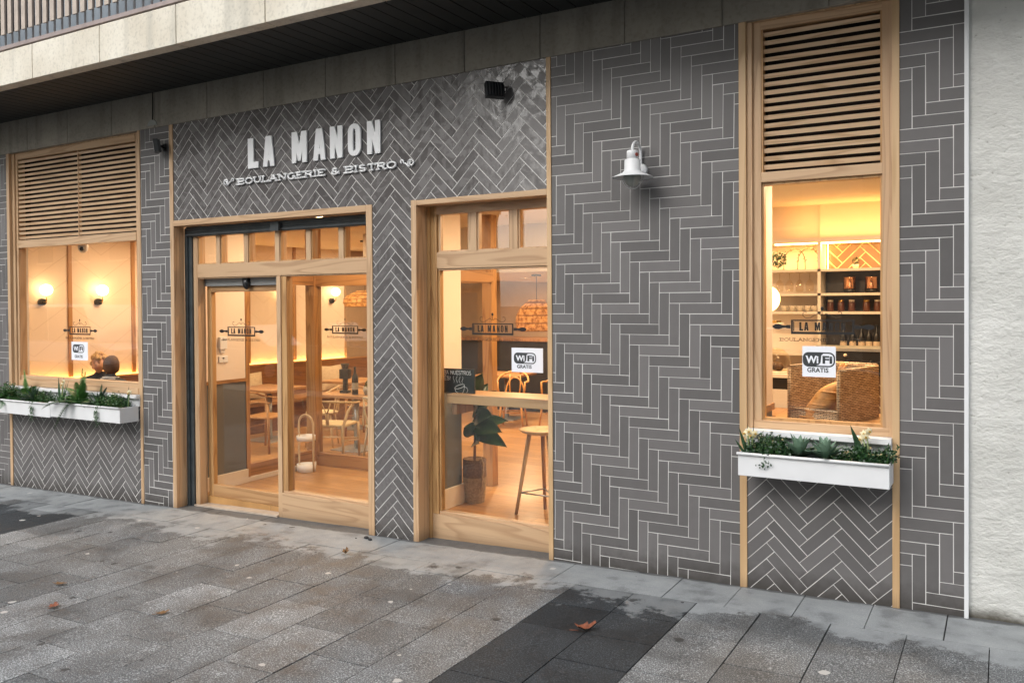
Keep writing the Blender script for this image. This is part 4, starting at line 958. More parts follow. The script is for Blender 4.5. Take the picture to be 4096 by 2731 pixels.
# ---- people on the bench
M['skin'] = plain('skin', (.58, .33, .22), .55, var=.06)
M['blond'] = wood('blond_hair', 'z', (.62, .42, .20), (.34, .19, .08), .55, scale=3, bands=14)
M['brown_hair'] = wood('brown_hair', 'z', (.13, .065, .035), (.035, .016, .009), .7, scale=4, bands=16, fine=.8)
M['navy'] = plain('navy_cloth', (.02, .022, .035), .85, var=.2, scale=30)
M['charcoal'] = plain('charcoal_cloth', (.025, .025, .03), .85, var=.2, scale=30)
M['lips'] = plain('lips', (.42, .13, .10), .5); M['eye'] = plain('eye', (.03, .02, .015), .3)
def skinned(name, verts, edges, radii, mat, parent, sub=2, root=0):
    me = bpy.data.meshes.new(name); me.from_pydata(verts, edges, []); o = bpy.data.objects.new(name, me); COL.objects.link(o)
    sk = o.modifiers.new('skin', 'SKIN'); lay = me.skin_vertices[0] if me.skin_vertices else None
    if lay is None:
        bpy.context.view_layer.objects.active = o; bpy.ops.mesh.customdata_skin_add(); lay = me.skin_vertices[0]
    for i, r_ in enumerate(radii): lay.data[i].radius = r_ if isinstance(r_, tuple) else (r_, r_); lay.data[i].use_root = (i == root)
    sb = o.modifiers.new('sub', 'SUBSURF'); sb.levels = sub; sb.render_levels = sub
    dg = bpy.context.evaluated_depsgraph_get(); m2_ = bpy.data.meshes.new_from_object(o.evaluated_get(dg)); m2_.name = name
    for p in m2_.polygons: p.use_smooth = True
    m2_.materials.clear(); m2_.materials.append(M[mat]); COL.objects.unlink(o); bpy.data.objects.remove(o)
    q = bpy.data.objects.new(name, m2_); COL.objects.link(q)
    if parent: q.parent = parent
    return q
def person(label, hair, cloth, loc, rz, head_turn=0, curly=False, stripes=False):
    """seated figure facing -y; origin on the floor under the hips"""
    t_ = thing('person', label, 'person', None)
    V_ = [(0, 0, .46), (0, .02, .68), (0, .03, .93), (0, .02, 1.04), (0, .0, 1.09),
          (-.10, -.02, .47), (-.12, -.42, .48), (-.12, -.44, .08), (-.12, -.54, .04),
          (.10, -.02, .47), (.12, -.42, .48), (.12, -.44, .08), (.12, -.54, .04),
          (-.17, .03, .965), (-.23, .0, .68), (-.14, -.22, .64), (-.06, -.33, .70),
          (.17, .03, .965), (.23, .0, .68), (.14, -.22, .64), (.06, -.33, .70)]
    E_ = [(0, 1), (1, 2), (2, 3), (3, 4), (0, 5), (5, 6), (6, 7), (7, 8), (0, 9), (9, 10), (10, 11), (11, 12), (2, 13), (13, 14), (14, 15), (15, 16), (2, 17), (17, 18), (18, 19), (19, 20)]
    rad = [.12, .105, .12, .05, .045, .09, .065, .042, .03, .09, .065, .042, .03, .055, .042, .034, .026, .055, .042, .034, .026]
    body = skinned('body', V_, E_, rad, 'skin', t_)
    # head: one continuous shape with brow, nose, cheeks and chin
    mb = MB(); nn, kk = 28, 22; H0 = Vector((0, -.015, 1.185))
    for i in range(kk+1):
        p = math.pi*i/kk
        for j in range(nn):
            a = 2*math.pi*j/nn; dx, dy, dz = math.sin(p)*math.cos(a), math.sin(p)*math.sin(a), -math.cos(p)
            rx, ry, rz_ = .074, .094, .118
            x_, y_, z_ = rx*dx, ry*dy, rz_*dz
            if dz < -.2: k = 1+.42*(dz+.2); x_ *= k; y_ = y_*k-.018*(-dz-.2)
            g = math.exp(-((x_/.013)**2+((z_+.012)/.022)**2)); 
            if dy < 0: y_ -= .020*g+.006*math.exp(-((x_/.03)**2+((z_+.052)/.013)**2)); y_ += .008*(math.exp(-(((abs(x_)-.03)/.014)**2+((z_-.012)/.012)**2)))
            mb.v.append((x_, y_, z_))
    for i in range(kk):
        for j in range(nn): mb.f.append([i*nn+j, i*nn+(j+1) % nn, (i+1)*nn+(j+1) % nn, (i+1)*nn+j]); mb.m.append(0); mb.tone.append(.5); mb.sm.append(True)
    for sx_ in (-1, 1): mb.ball((sx_*.075, .005, -.005), .009, .018, .03, 8, 0, 6)
    hd = mb.build('head', 'skin', t_); hd.location = H0; hd.rotation_euler = (0, 0, head_turn)
    mb = MB()
    for sx_ in (-1, 1): mb.ball((sx_*.029, -.080, .012), .011, .006, .006, 8, 0, 6); mb.tube([(sx_*.046, -.078, .030), (sx_*.03, -.088, .034), (sx_*.014, -.089, .030)], .0025, 5)
    e_ = mb.build('eyes', 'eye', hd)
    mb = MB(); mb.tube([(-.022, -.088, -.050), (-.008, -.096, -.047), (.008, -.096, -.047), (.022, -.088, -.050)], .0045, 6); mb.build('mouth', 'lips', hd)
    rr = random.Random(5 if curly else 6); mb = MB()
    if curly:
        for i in range(230):
            a = rr.uniform(0, 6.283); p = rr.uniform(-.6, 1.0); c = math.sqrt(max(0, 1-p*p))
            dx, dy = c*math.cos(a), c*math.sin(a)
            if dy < -.4 and p < .40: continue
            q = (.083*dx, .010+.098*dy, .018+.118*p); s_r = rr.uniform(.016, .030)
            mb.ball(q, s_r, s_r*rr.uniform(.6, 1), s_r*rr.uniform(.7, 1.2), 7, 0, 5)
    else:
        nn, kk = 30, 20
        for i in range(kk+1):
            p = math.pi*i/kk
            for j in range(nn):
                a = 2*math.pi*j/nn; dx, dy, dz = math.sin(p)*math.cos(a), math.sin(p)*math.sin(a), -math.cos(p)
                sb_ = 1 if dz > 0 else (1-abs(dz)**4*.25)/max(.35, math.sin(p))**.45 if abs(dz) < .97 else 1; x_, y_, z_ = .090*dx*sb_, .014+.102*dy*sb_, .004+(.118*dz if dz > 0 else .112*dz)
                if dy < -.25: y_ = .012-.027+.25*(y_-.012+.027) if dz < .62 else y_
                w_ = 1+.025*math.sin(a*13)
                mb.v.append((x_*w_*(1+.12*max(0, -dz)*(dz > -.8)), y_*w_, z_))
        for i in range(kk):
            for j in range(nn): mb.f.append([i*nn+j, i*nn+(j+1) % nn, (i+1)*nn+(j+1) % nn, (i+1)*nn+j]); mb.m.append(0); mb.tone.append(.5); mb.sm.append(True)
    mb.build('hair', hair, hd)
    # clothes follow the body: its own surface, pushed out a little
    def garment(nm, mat, cond, off):
        me = body.data; vs = []; fs = []; idx = {}
        for p in me.polygons:
            if not cond(p.center): continue
            f = []
            for vi in p.vertices:
                if vi not in idx: idx[vi] = len(vs); v = me.vertices[vi]; vs.append(v.co+v.normal*off)
                f.append(idx[vi])
            fs.append(f)
        g = MB(); g.add(vs, fs, smooth=True); g.build(nm, mat, t_)
    garment('top', cloth, lambda c: c.z > .50 and c.z < 1.075 and not (c.y < -.27), .014)
    garment('trousers', 'charcoal', lambda c: c.z <= .56 and c.z > .14, .010)
    if stripes:
        mb = MB()
        for k, rr_ in enumerate((.078, .093)):
            mb.tube([(rr_*1.25*math.cos(R(a)), .02+rr_*math.sin(R(a)), 1.055-.017*k-.012*abs(math.cos(R(a)))) for a in range(-20, 201, 20)], .0055, 6)
        mb.build('striped_collar', 'white', t_)
    place(t_, loc, rz, FS); return t_
person('woman with short curly blond hair in a dark top talking on the bench', 'blond', 'navy', (-8.53, .93, -.645-1.185*FS), R(42), R(-6), curly=True)
person('person with a brown bob seen from behind, white striped collar', 'brown_hair', 'charcoal', (-8.10, .78, -.64-1.185*FS), R(200), 0, stripes=True)
# ---- behind the middle window: counter, chalkboard, plant, stool
hc = thing('high_counter', 'timber bar shelf just behind the middle window glass', 'counter', (-2.97, .3, -.70))
mb = MB(); mb.box(-3.435, -2.5, .205, .50, -.722, -.655); mb.build('board', 'oakx2', hc, bevel=.004)
mb = MB(); mb.box(-3.40, -3.36, .22, .44, -.80, -.722); mb.box(-2.58, -2.54, .22, .44, -.80, -.722); mb.build('bracket', 'walnut', hc)
chb = thing('chalkboard', 'black chalkboard with chalk lettering and a coffee cup leaning behind the middle window', 'chalkboard', (-3.38, .27, -.655))
M['board'] = plain('slate_black', (.012, .018, .017), .45, var=.4, scale=6); M['chalk'] = plain('chalk_white', (.72, .72, .70), .9)
mb = MB(); mb.box(-3.64, -3.235, .262, .275, -.652, -.478); mb.build('board', 'board', chb, bevel=.002)
mb = MB(); strokes(mb, 'PRUEBA NUESTROS', -3.585, -.520, .027, .259, .002, serif=False, width=.325, wob=.03, n=4); strokes(mb, 'CAFÉS!', -3.585, -.560, .026, .259, .002, serif=False, width=.150, wob=.03, n=4)
mb.build('chalk_lettering', 'chalk', chb)
mb = MB(); mb.tube([(-3.36+.042*math.cos(R(a)), .259, -.605+.013*math.sin(R(a))+.012*math.cos(R(a))) for a in range(0, 361, 20)], .0018, 4, cap=False)
mb.tube([(-3.402, .259, -.617), (-3.395, .259, -.640), (-3.375, .259, -.650)], .0018, 4); mb.tube([(-3.318, .259, -.593), (-3.323, .259, -.63), (-3.335, .259, -.65)], .0018, 4)
mb.tube([(-3.318, .259, -.605), (-3.298, .259, -.612), (-3.290, .259, -.630), (-3.30, .259, -.646)], .0018, 4)
for k in range(4): mb.tube([(-3.41+.025*k+.006*math.sin(q*1.6+k), .259, -.58+.012*q) for q in range(5)], .0013, 4)
mb.build('chalk_cup', 'chalk', chb)
mb = MB(); strokes(mb, 'BISTRO', -3.52, -.640, .012, .259, .001, serif=False, width=.06, n=4); mb.build('small_lettering', 'chalk', chb) if False else None
bs = thing('fig_plant', 'tall plant with big dark leaves in a woven two-tone basket beside the grey wall', 'plant', None)
M['wick'] = plain('seagrass', (.40, .31, .20), .85, var=.3, scale=60, bmp=1, bscale=90); M['wickd'] = plain('brown_seagrass', (.20, .13, .08), .85, var=.3, scale=60, bmp=1, bscale=90)
def rings(mb, prof_r, z0, z1, n, rad):
    for k in range(n):
        z = z0+(z1-z0)*(k+.5)/n; rr_ = prof_r(z)
        mb.tube([(rr_*math.cos(R(a)), rr_*math.sin(R(a)), z+.0015*math.sin(a*.7+k)) for a in range(0, 361, 15)], rad, 5, cap=False)
mb = MB(); rings(mb, lambda z: .078+.014*z/.2, 0, .21, 16, .0075); mb.lathe([(0, .004), (.078, .004), (.092, .21)], n=20); mb.build('basket', 'wick', bs)
mb = MB(); rings(mb, lambda z: .092, .21, .36, 12, .0075); mb.lathe([(.091, .21), (.091, .36), (.078, .34), (0, .33)], n=20); mb.build('basket_top', 'wickd', bs)
mb = MB(); mb.tube([(.092, -.03, .33), (.108, -.03, .38), (.122, -.02, .33), (.108, -.02, .2), (.10, -.03, .12)], .008, 6); mb.build('rope_handle', 'wick', bs)
mb = MB(); mb.tube([(0, 0, .3), (.01, 0, .6), (-.01, .01, .95)], [.012, .01, .006], 8)
def bigleaf(mb, base, d, up_, ln, wd, droop=.25):
    d = Vector(d).normalized(); side = d.cross(Vector(up_)).normalized(); nrm = side.cross(d); n = 9; o = len(mb.v)
    for i in range(n+1):
        s_ = i/n; w_ = wd*(math.sin(math.pi*min(1, s_*1.02)**.75)**.8 if 0 < s_ < 1 else .02)
        c = Vector(base)+d*ln*s_-Vector((0, 0, 1))*droop*ln*s_*s_
        for e in (-1, -.5, 0, .5, 1): mb.v.append(tuple(c+side*w_*e+nrm*(.22*wd*abs(e)+.02*wd*math.sin(9*s_+e*3))))
    for i in range(n):
        for j in range(4): a = o+i*5+j; mb.f.append([a, a+1, a+6, a+5]); mb.m.append(0); mb.tone.append(.5); mb.sm.append(True)
mb.build('stem', 'walnut', bs)
lf = MB()
for base, d_, ln, wd in [((0, 0, .60), (1, -.15, .30), .40, .075), ((0, 0, .66), (.95, -.3, .55), .38, .08), ((0, 0, .56), (1, -.1, .10), .42, .07), ((0, .01, .72), (.6, .2, .9), .36, .085), ((0, 0, .78), (.1, .5, .9), .3, .08), ((0, 0, .80), (.35, -.3, 1), .30, .08), ((0, 0, .55), (.3, -.6, .5), .28, .07), ((0, 0, .48), (.6, -.4, .3), .24, .06), ((0, .01, .85), (.25, .1, 1), .30, .08), ((0, 0, .7), (.75, -.5, .75), .34, .08), ((0, 0, .62), (.8, .3, .4), .34, .07)]: bigleaf(lf, base, d_, (.2, -1, .9), ln, wd)
lf.build('leaves', 'leafdark', bs); place(bs, (-3.80, 1.13, FZ), R(-12), 1.0)
st = thing('bar_stool', 'three-legged timber bar stool with a dished round seat', 'stool', (-3.08, .97, FZ))
sx0, sy0 = -3.10, 1.0; sz = -1.0
mb = MB(); mb.lathe([(0, -.012), (.10, -.006), (.165, .012), (.17, .006), (.15, -.012), (.10, -.028), (0, -.032)], (sx0, sy0, sz), 28); mb.build('seat', 'pale', st)
for a in (200, 110, -25): mb = MB(); mb.tube([(sx0+.20*math.cos(R(a)), sy0+.20*math.sin(R(a)), FZ), (sx0+.09*math.cos(R(a)), sy0+.09*math.sin(R(a)), sz-.02)], [.013, .018], 10); mb.build('leg', 'oakz' if a == 110 else 'pale', st)
pr = [(sx0+.167*math.cos(R(a)), sy0+.167*math.sin(R(a)), -1.49) for a in (200, 110, -25)]
for i in range(3): mb = MB(); mb.tube([pr[i], pr[(i+1) % 3]], .006, 8); mb.build('footrest', 'steel', st)
# ---- behind the right window: bakery corner
bp('corner_wall', 'paint', (-1.34, -1.2, .205, .417, -.62, CZ)); bp('corner_wall', 'paintgrey', (-1.34, -1.203, .205, .417, FZ, -.66)); bp('corner_ledge', 'oaky', (-1.34, -1.19, .205, .425, -.66, -.62))
bp('display_ledge', 'oakx', (-1.19, 1.9, .205, .85, -.74, -.705))
SY = 2.30
bp('bar_wall', 'paint', (-2.7, -1.30, SY+.26, SY+.34, FZ, CZ), (-1.30, 1.9, SY+.22, SY+.34, .49, CZ)); 
M['warmtile'] = attr_tile('bar_tile', (.16, .09, .06), (.24, .14, .09), glaze=.1); M['warmgrout'] = plain('bar_grout', (.75, .6, .4), .8)
wt = MB(); mp_, iv_ = diagonal(-1.0, .25)
wreg = [(-1.30, -1.0), (1.8, -1.0), (1.8, .47), (-1.30, .47)]
herring(wt, wreg, mp_, False, 0, y=SY+.255, inv=iv_, rnd=trng, half=.004); wt.box(-1.30, 1.8, SY+.258, SY+.34, -1.66, .49, 1); wt.build('bar_tiling', ['warmtile', 'warmgrout'], bld)
shf = thing('bar_shelving', 'cream shelf unit on the bar wall full of glasses, pots and bottles', 'shelf', (-1.1, SY, FZ))
for z in (.235, .042, -.105, -.44): mb = MB(); mb.box(-1.85, .9, SY, SY+.25, z-.012, z+.008); mb.build('shelf_board', 'skirt', shf)
mb = MB(); mb.box(-1.85, .9, SY, SY+.25, .455, .49); mb.build('top_board', 'skirt', shf)
for x in (-1.27, -.62, .1): mb = MB(); mb.box(x-.012, x+.012, SY, SY+.25, -1.0, .455); mb.build('upright', 'skirt', shf)
mb = MB(); mb.box(-1.62, .9, SY+.02, SY+.04, .445, .4545); mb.box(-1.24, -1.236, SY+.20, SY+.22, .25, .45); mb.build('light_strip', 'led', shf)
la = bpy.data.lights.new('shelf_glow', 'AREA'); la.shape = 'RECTANGLE'; la.size = 1.6; la.size_y = .05; la.energy = 6; la.color = (1, .55, .18)
lo_ = bpy.data.objects.new('shelf_glow', la); COL.objects.link(lo_); lo_.parent = shf; lo_.location = (0.1, .03, .44-FZ)
for lxx, le in ((-.6, 4.5),):
    lb = bpy.data.lights.new('cove_glow', 'AREA'); lb.shape = 'RECTANGLE'; lb.size = 1.9; lb.size_y = .12; lb.energy = le; lb.color = (1, .45, .12)
    lq = bpy.data.objects.new('cove_glow', lb); COL.objects.link(lq); lq.parent = shf; lq.location = (lxx+1.1, .1, .50-FZ); lq.rotation_euler = (math.pi, 0, 0)
# globe lamp beside the corner wall
gl_ = thing('globe_lamp', 'glowing orange globe lamp half hidden by the corner wall of the right window', 'lamp', (-1.36, 1.0, -.09))
M['globe2'] = emit('amber_globe', (1, .58, .20), 4.5)
mb = MB(); mb.ball((-1.36, 1.0, .005), .075, .075, .085, 20, 0, 14); mb.build('globe', 'globe2', gl_); mb = MB(); mb.tube([(-1.36, 1.0, -.14), (-1.36, 1.0, -.07)], .02, 10); mb.box(-1.42, -1.30, .95, 1.10, -.155, -.14); mb.build('base', 'brass', gl_)
bp('side_shelf', 'skirt', (-1.62, -1.28, .95, 1.1, -.17, -.155))
M['clear'] = glassmat('thin_glassware', (.93, .88, .8), 1.0)
def wineglass(x, k):
    t_ = thing('wine_glass', ['leftmost', 'second from the left', 'third from the left', 'rightmost'][k]+' of the four stemmed glasses hanging under the bar shelf', 'glass', None, 'wine glasses hanging under the shelf')
    mb = MB(); mb.lathe([(.032, 0), (.032, -.004), (.004, -.008), (.0035, -.06), (.02, -.075), (.036, -.10), (.034, -.15), (.028, -.165)], n=14); mb.build('bowl', 'clear', t_)
    place(t_, (x, SY+.10, .222), 0, .95)
for k, x in enumerate((-1.60, -1.52, -1.44, -1.36)): wineglass(x, k)
M['porc'] = plain('cream_porcelain', (.62, .55, .44), .3)
M['lab'] = plain('bottle_label', (.62, .50, .36), .7)
M['copper'] = plain('copper', (.72, .38, .22), .18, metal=1, var=.1, scale=20)
for k, x in enumerate((-1.055, -.895)):
    t_ = thing('copper_pot', ('left' if k == 0 else 'right')+' polished copper pot on the shelf of the bar', 'pot', None, 'copper pots on the bar shelf')
    mb = MB(); mb.lathe([(0, .03), (.044, .03), (.046, .035), (.046, .118), (.05, .12), (.05, .124), (.044, .124), (.044, .04), (0, .04)], n=24); mb.build('body', 'copper', t_)
    mb = MB(); mb.lathe([(0, 0), (.05, 0), (.05, .028), (0, .03)], n=24); mb.build('burner_ring', 'black', t_); place(t_, (x, SY+.1, .051), 0, 1)
for k, x in enumerate((-1.555, -1.49, -1.43, -1.37, -1.315)):
    t_ = thing('cup', ['leftmost', 'second', 'middle', 'fourth', 'rightmost'][k]+' of five cream cups in a row on the bar shelf', 'cup', None, 'cups in a row on the bar shelf')
    mb = MB(); mb.lathe([(0, 0), (.02, 0), (.03, .045), (.029, .047), (.018, .006), (0, .006)], n=16); mb.build('bowl', 'porc', t_)
    mb = MB(); mb.tube([(.027, 0, .036), (.042, 0, .034), (.042, 0, .018), (.022, 0, .012)], .003, 6); mb.build('handle', 'porc', t_); place(t_, (x, SY+.07, -.097), -.6, 1)
for k, x in enumerate((-1.10, -1.03, -.965, -.91, -.855)):
    t_ = thing('bar_bottle', ['dark bottle with a cream label behind the middle of the bar shelf', 'second dark labelled bottle from the left on the bar shelf', 'dark labelled bottle in the middle of the row on the bar shelf', 'dark labelled bottle second from the right on the bar shelf', 'dark labelled bottle at the right end of the row on the bar shelf'][k], 'bottle', None, 'bottles on the bar shelf')
    mb = MB(); mb.lathe([(0, 0), (.024, 0), (.025, .13), (.02, .155), (.009, .175), (.009, .23), (0, .23)], n=14); mb.build('glass_body', 'black', t_)
    mb = MB(); mb.lathe([(.0256, .03), (.0256, .10)], n=14); mb.build('paper_label', 'lab', t_); place(t_, (x, SY+.08, -.432), k, 1)
M['jam'] = plain('dark_jam', (.10, .035, .02), .3)
for k, x in enumerate((-1.20, -1.12, -1.04, -.93, -.85)):
    t_ = thing('storage_jar', ['leftmost', 'second', 'middle', 'fourth', 'rightmost'][k]+' of five dark jars in a row under the copper pots', 'jar', None, 'jars under the copper pots')
    mb = MB(); mb.lathe([(0, 0), (.026, 0), (.028, .01), (.028, .07), (.022, .082), (0, .082)], n=14); mb.build('body', 'jam', t_)
    mb = MB(); mb.lathe([(.023, .082), (.024, .098), (0, .098)], n=14); mb.build('lid', 'brass' if k % 2 else 'porc', t_); place(t_, (x, SY+.1, -.097), 0, .95)
M['slatewall'] = plain('slate_backing', (.035, .035, .042), .4)
bp('bar_backing', 'slatewall', (-1.255, 1.5, SY+.225, SY+.24, -.44, .225))
def tuft(name, label, cat, loc, r, n, size, mat, pot=None, seed=1, group=None, zs=1.0):
    t_ = thing(name, label, cat, None, group); rr = random.Random(seed); mb = MB()
    for i in range(n):
        d = Vector((rr.gauss(0, 1), rr.gauss(0, 1), rr.gauss(0, 1))).normalized()*r*rr.uniform(.35, 1)**.5; d.z *= zs
        q = Vector((0, 0, r*zs))+d; a = Vector((rr.gauss(0, 1), rr.gauss(0, 1), rr.gauss(0, 1))).normalized()*size*rr.uniform(.6, 1.3); b_ = a.cross(Vector((rr.gauss(0, 1), rr.gauss(0, 1), rr.gauss(0, 1)))).normalized()*size*.5
        mb.add([q-a, q+b_, q+a, q-b_], [[0, 1, 2, 3]])
    mb.build('foliage', mat, t_)
    if pot: mb = MB(); mb.lathe([(0, -pot*1.2), (pot*.8, -pot*1.2), (pot, 0), (pot*.9, 0), (0, -.01)], n=16); mb.build('pot', 'porc', t_)
    place(t_, loc); return t_
tuft('shelf_plant', 'round clipped green plant in a white pot on the top bar shelf', 'plant', (-1.005, SY+.06, .275), .028, 120, .008, 'leafdark', .026, 3)
tuft('shelf_plant', 'dark leafy plant at the left end of the top bar shelf', 'plant', (-1.60, SY+.06, .26), .07, 260, .013, 'leafdark', None, 4)
for k, (x, l_) in enumerate(((-1.47, 'thin twig garland arching over the left of the top shelf'), (-1.36, 'thin twig garland arching over the right of the top shelf'))):
    t_ = thing('twig_garland', l_, 'garland', None); mb = MB(); rr = random.Random(k)
    pts = [(.085*math.cos(R(a)), 0, .0+.17*math.sin(R(a))**.6 if 0 < a < 180 else 0) for a in range(0, 181, 12)]
    mb.tube(pts, .003, 5); mb.build('stem', 'walnut', t_); mb = MB()
    for p in pts:
        for q_ in range(7):
            q = Vector(p)+Vector((rr.gauss(0, .006), rr.gauss(0, .006), rr.gauss(0, .006))); a = Vector((rr.gauss(0, 1), rr.gauss(0, 1), rr.gauss(0, 1))).normalized()*.008; b_ = a.cross(Vector((1, .3, .2))).normalized()*.004
            mb.add([q-a, q+b_, q+a, q-b_], [[0, 1, 2, 3]])
    mb.build('leaves', 'leafdark', t_); place(t_, (x, SY+.05, .243))
# pastry case and counter seen left of the bread bin
ct = thing('bakery_counter', 'pale counter with a dark slot left of the wicker bread bin', 'counter', (-1.5, 1.5, FZ))
mb = MB(); mb.box(-2.3, -.9, 1.45, 1.95, FZ, -.645); mb.build('body', 'skirt', ct); mb = MB(); mb.box(-2.32, -.88, 1.43, 1.97, -.56, -.535); mb.build('top', 'skirt', ct); mb = MB(); mb.box(-2.3, -.9, 1.46, 1.95, -.645, -.56); mb.build('slot', 'blk', ct)
cl = thing('pastry_cloche', 'glass dome over dark pastries on the counter', 'cloche', (-1.42, 1.6, -.535))
mb = MB(); mb.lathe([(.11, 0), (.11, .06), (.09, .12), (.05, .155), (0, .165)], (-1.45, 1.6, -.52), 24); mb.build('dome', 'clear', cl)
mb = MB(); mb.lathe([(0, 0), (.125, 0), (.125, .014), (0, .014)], (-1.45, 1.6, -.535), 24); mb.build('plate', 'porc', cl)
M['choc'] = plain('chocolate_cake', (.07, .035, .02), .6, var=.3, scale=30)
mb = MB()
for q in ((-1.49, 1.57), (-1.42, 1.56), (-1.46, 1.64)): mb.ball((q[0], q[1], -.49), .035, .035, .032)
mb.build('pastries', 'choc', cl)
# espresso machine on the counter
em = thing('coffee_machine', 'black coffee machine with chrome edge on the counter behind the bread bin', 'coffee machine', (-.95, 1.65, -.535))
mb = MB(); mb.box(-1.2, -.62, 1.5, 1.88, -.50, -.35); mb.box(-1.17, -.65, 1.54, 1.88, -.535, -.50); mb.build('body', 'black', em, bevel=.01)
mb = MB(); mb.box(-1.205, -.615, 1.49, 1.50, -.362, -.352); mb.box(-1.21, -.61, 1.49, 1.89, -.35, -.342); mb.build('chrome_edge', 'steel', em)
for x_ in (-1.08, -.93, -.78): mb = MB(); mb.tube([(x_, 1.49, -.43), (x_, 1.40, -.435)], .012, 8); mb.build('handle', 'black', em)
mb = MB(); mb.ball((-.95, 1.485, -.39), .012); mb.build('gauge', 'lab', em)
# wicker bread bin
m, t, b = newmat('wicker_weave'); tc = N(t, 'TexCoord'); sx = N(t, 'SeparateXYZ'); L(t, tc.outputs['Object'], sx.inputs[0])
ad_ = N(t, 'Math', operation='ADD'); L(t, sx.outputs[0], ad_.inputs[0]); L(t, sx.outputs[1], ad_.inputs[1]); cb_ = N(t, 'CombineXYZ'); L(t, ad_.outputs[0], cb_.inputs[0]); L(t, sx.outputs[2], cb_.inputs[1])
nz_ = N(t, 'TexNoise'); nz_.inputs['Scale'].default_value = 25; L(t, tc.outputs['Object'], nz_.inputs['Vector']); vm = N(t, 'VectorMath', operation='SCALE'); vm.inputs['Scale'].default_value = .006; L(t, nz_.outputs['Color'], vm.inputs[0]); va = N(t, 'VectorMath', operation='ADD'); L(t, cb_.outputs[0], va.inputs[0]); L(t, vm.outputs[0], va.inputs[1])
bk = N(t, 'TexBrick'); bk.inputs['Scale'].default_value = 1; bk.inputs['Brick Width'].default_value = .042; bk.inputs['Row Height'].default_value = .0115; bk.inputs['Mortar Size'].default_value = .0024; bk.inputs['Mortar Smooth'].default_value = .6; bk.offset = .5
bk.inputs['Color1'].default_value = (.78, .58, .36, 1); bk.inputs['Color2'].default_value = (.44, .29, .16, 1); bk.inputs['Mortar'].default_value = (.10, .06, .03, 1)
L(t, va.outputs[0], bk.inputs['Vector']); L(t, bk.outputs[0], b.inputs['Base Color']); b.inputs['Roughness'].default_value = .6
iv2 = N(t, 'Math', operation='SUBTRACT'); iv2.inputs[0].default_value = 1; L(t, bk.outputs['Fac'], iv2.inputs[1]); bump(t, b, iv2.outputs[0], .9, .008); M['weave'] = m
bb = thing('bread_bin', 'tall wicker bread bin with a low cut-out front behind the right window', 'basket', None)
# local: corner nearest the glass at the origin, x' along the low lip (to the left), y' along the tall side
def bbx(name, *q): 
    for c in q: mb = MB(); mb.box(*c); mb.build(name, 'weave', bb, bevel=.004)
bbx('side_panel', (-.012, .012, 0, .52, 0, .345)); bbx('front_lip', (-.36, -.012, -.004, .014, 0, .075)); bbx('left_panel', (-.372, -.348, 0, .52, 0, .36)); bbx('rear_panel', (-.36, 0, .50, .52, 0, .36)); bbx('bottom', (-.36, 0, 0, .5, 0, .015))
for p_ in ([(-.36, 0, 0), (-.36, 0, .355)], [(0, 0, 0), (0, 0, .345)], [(0, 0, .345), (0, .52, .35)], [(-.36, 0, .36), (-.36, .52, .36)], [(-.36, .52, .36), (0, .52, .36)], [(-.36, 0, .078), (0, 0, .078)]):
    mb = MB(); mb.tube(p_, .013, 8); mb.build('rim', 'weave', bb)
place(bb, (-.80, .26, -.705), R(-20), .86)
M['crust'] = plain('bread_crust', (.52, .27, .09), .6, var=.35, scale=16, bmp=.8, bscale=30)
def loaf(label, loc, rot, ln, r, scores=4):
    mb = MB(); n = 14; pts = []; rs = []
    for i in range(n+1): s_ = i/n; pts.append((0, 0, ln*(s_-.5))); rs.append(r*(math.sin(math.pi*(.04+.92*s_)))**.55*(1+.05*math.sin(11*s_)))
    mb.tube(pts, rs, 16)
    for k in range(scores): z = ln*(-.32+.64*k/max(1, scores-1)); mb.tube([(r*.9*math.cos(R(a)), r*.9*math.sin(R(a)), z+.0007*(a+90)) for a in range(-150, -29, 15)], .006, 6)
    o = mb.build('bread_loaf', 'crust'); o.location = loc; o.rotation_euler = rot; return tag(o, label, 'bread', 'loaves in the wicker bin')
loaf('big scored loaf leaning in the wicker bin', (-.905, .36, -.60), (R(8), R(38), R(10)), .30, .062, 5)
loaf('smooth loaf behind the big scored loaf in the bin', (-.86, .40, -.62), (R(5), R(30), R(-20)), .26, .05, 3)
loaf('loaf tip rising over the rim of the wicker bin', (-.835, .54, -.50), (R(4), R(8), 0), .26, .032, 3)
bp('lit_niche', 'oaky', (-1.62, -1.19, .95, 1.4, -.80, -.77))
# ---------------------------------------------------------------- lettering on the tiles
sg = thing('wall_lettering', 'raised white shop lettering in two lines on the zigzag tiles above the door', 'sign', (-4.5, 0, .95))
def gl(ch):
    """fat condensed capitals on a unit box, outer outline and holes"""
    if ch == 'L': return [[(0, 0), (1, 0), (1, .19), (.52, .19), (.52, 1), (0, 1)]]
    if ch == 'A': return [[(0, 0), (.36, 0), (.42, .20), (.58, .20), (.64, 0), (1, 0), (.74, 1), (.26, 1)], [(.45, .36), (.5, .72), (.55, .36)]]
    if ch == 'M': return [[(0, 0), (.28, 0), (.28, .52), (.42, .06), (.58, .06), (.72, .52), (.72, 0), (1, 0), (1, 1), (.66, 1), (.5, .52), (.34, 1), (0, 1)]]
    if ch == 'N': return [[(0, 0), (.36, 0), (.36, .50), (.64, 0), (1, 0), (1, 1), (.64, 1), (.64, .52), (.36, 1), (0, 1)]]
    if ch == 'O':
        o = arc(.5, .76, .5, 0, 180, 8, .24)+arc(.5, .24, .5, 180, 360, 8, .24); i = arc(.5, .74, .13, 0, 180, 6, .12)+arc(.5, .26, .13, 180, 360, 6, .12); return [o, i]
M['letterwhite'] = plain('sign_white', (.86, .87, .88), .4, var=.02)
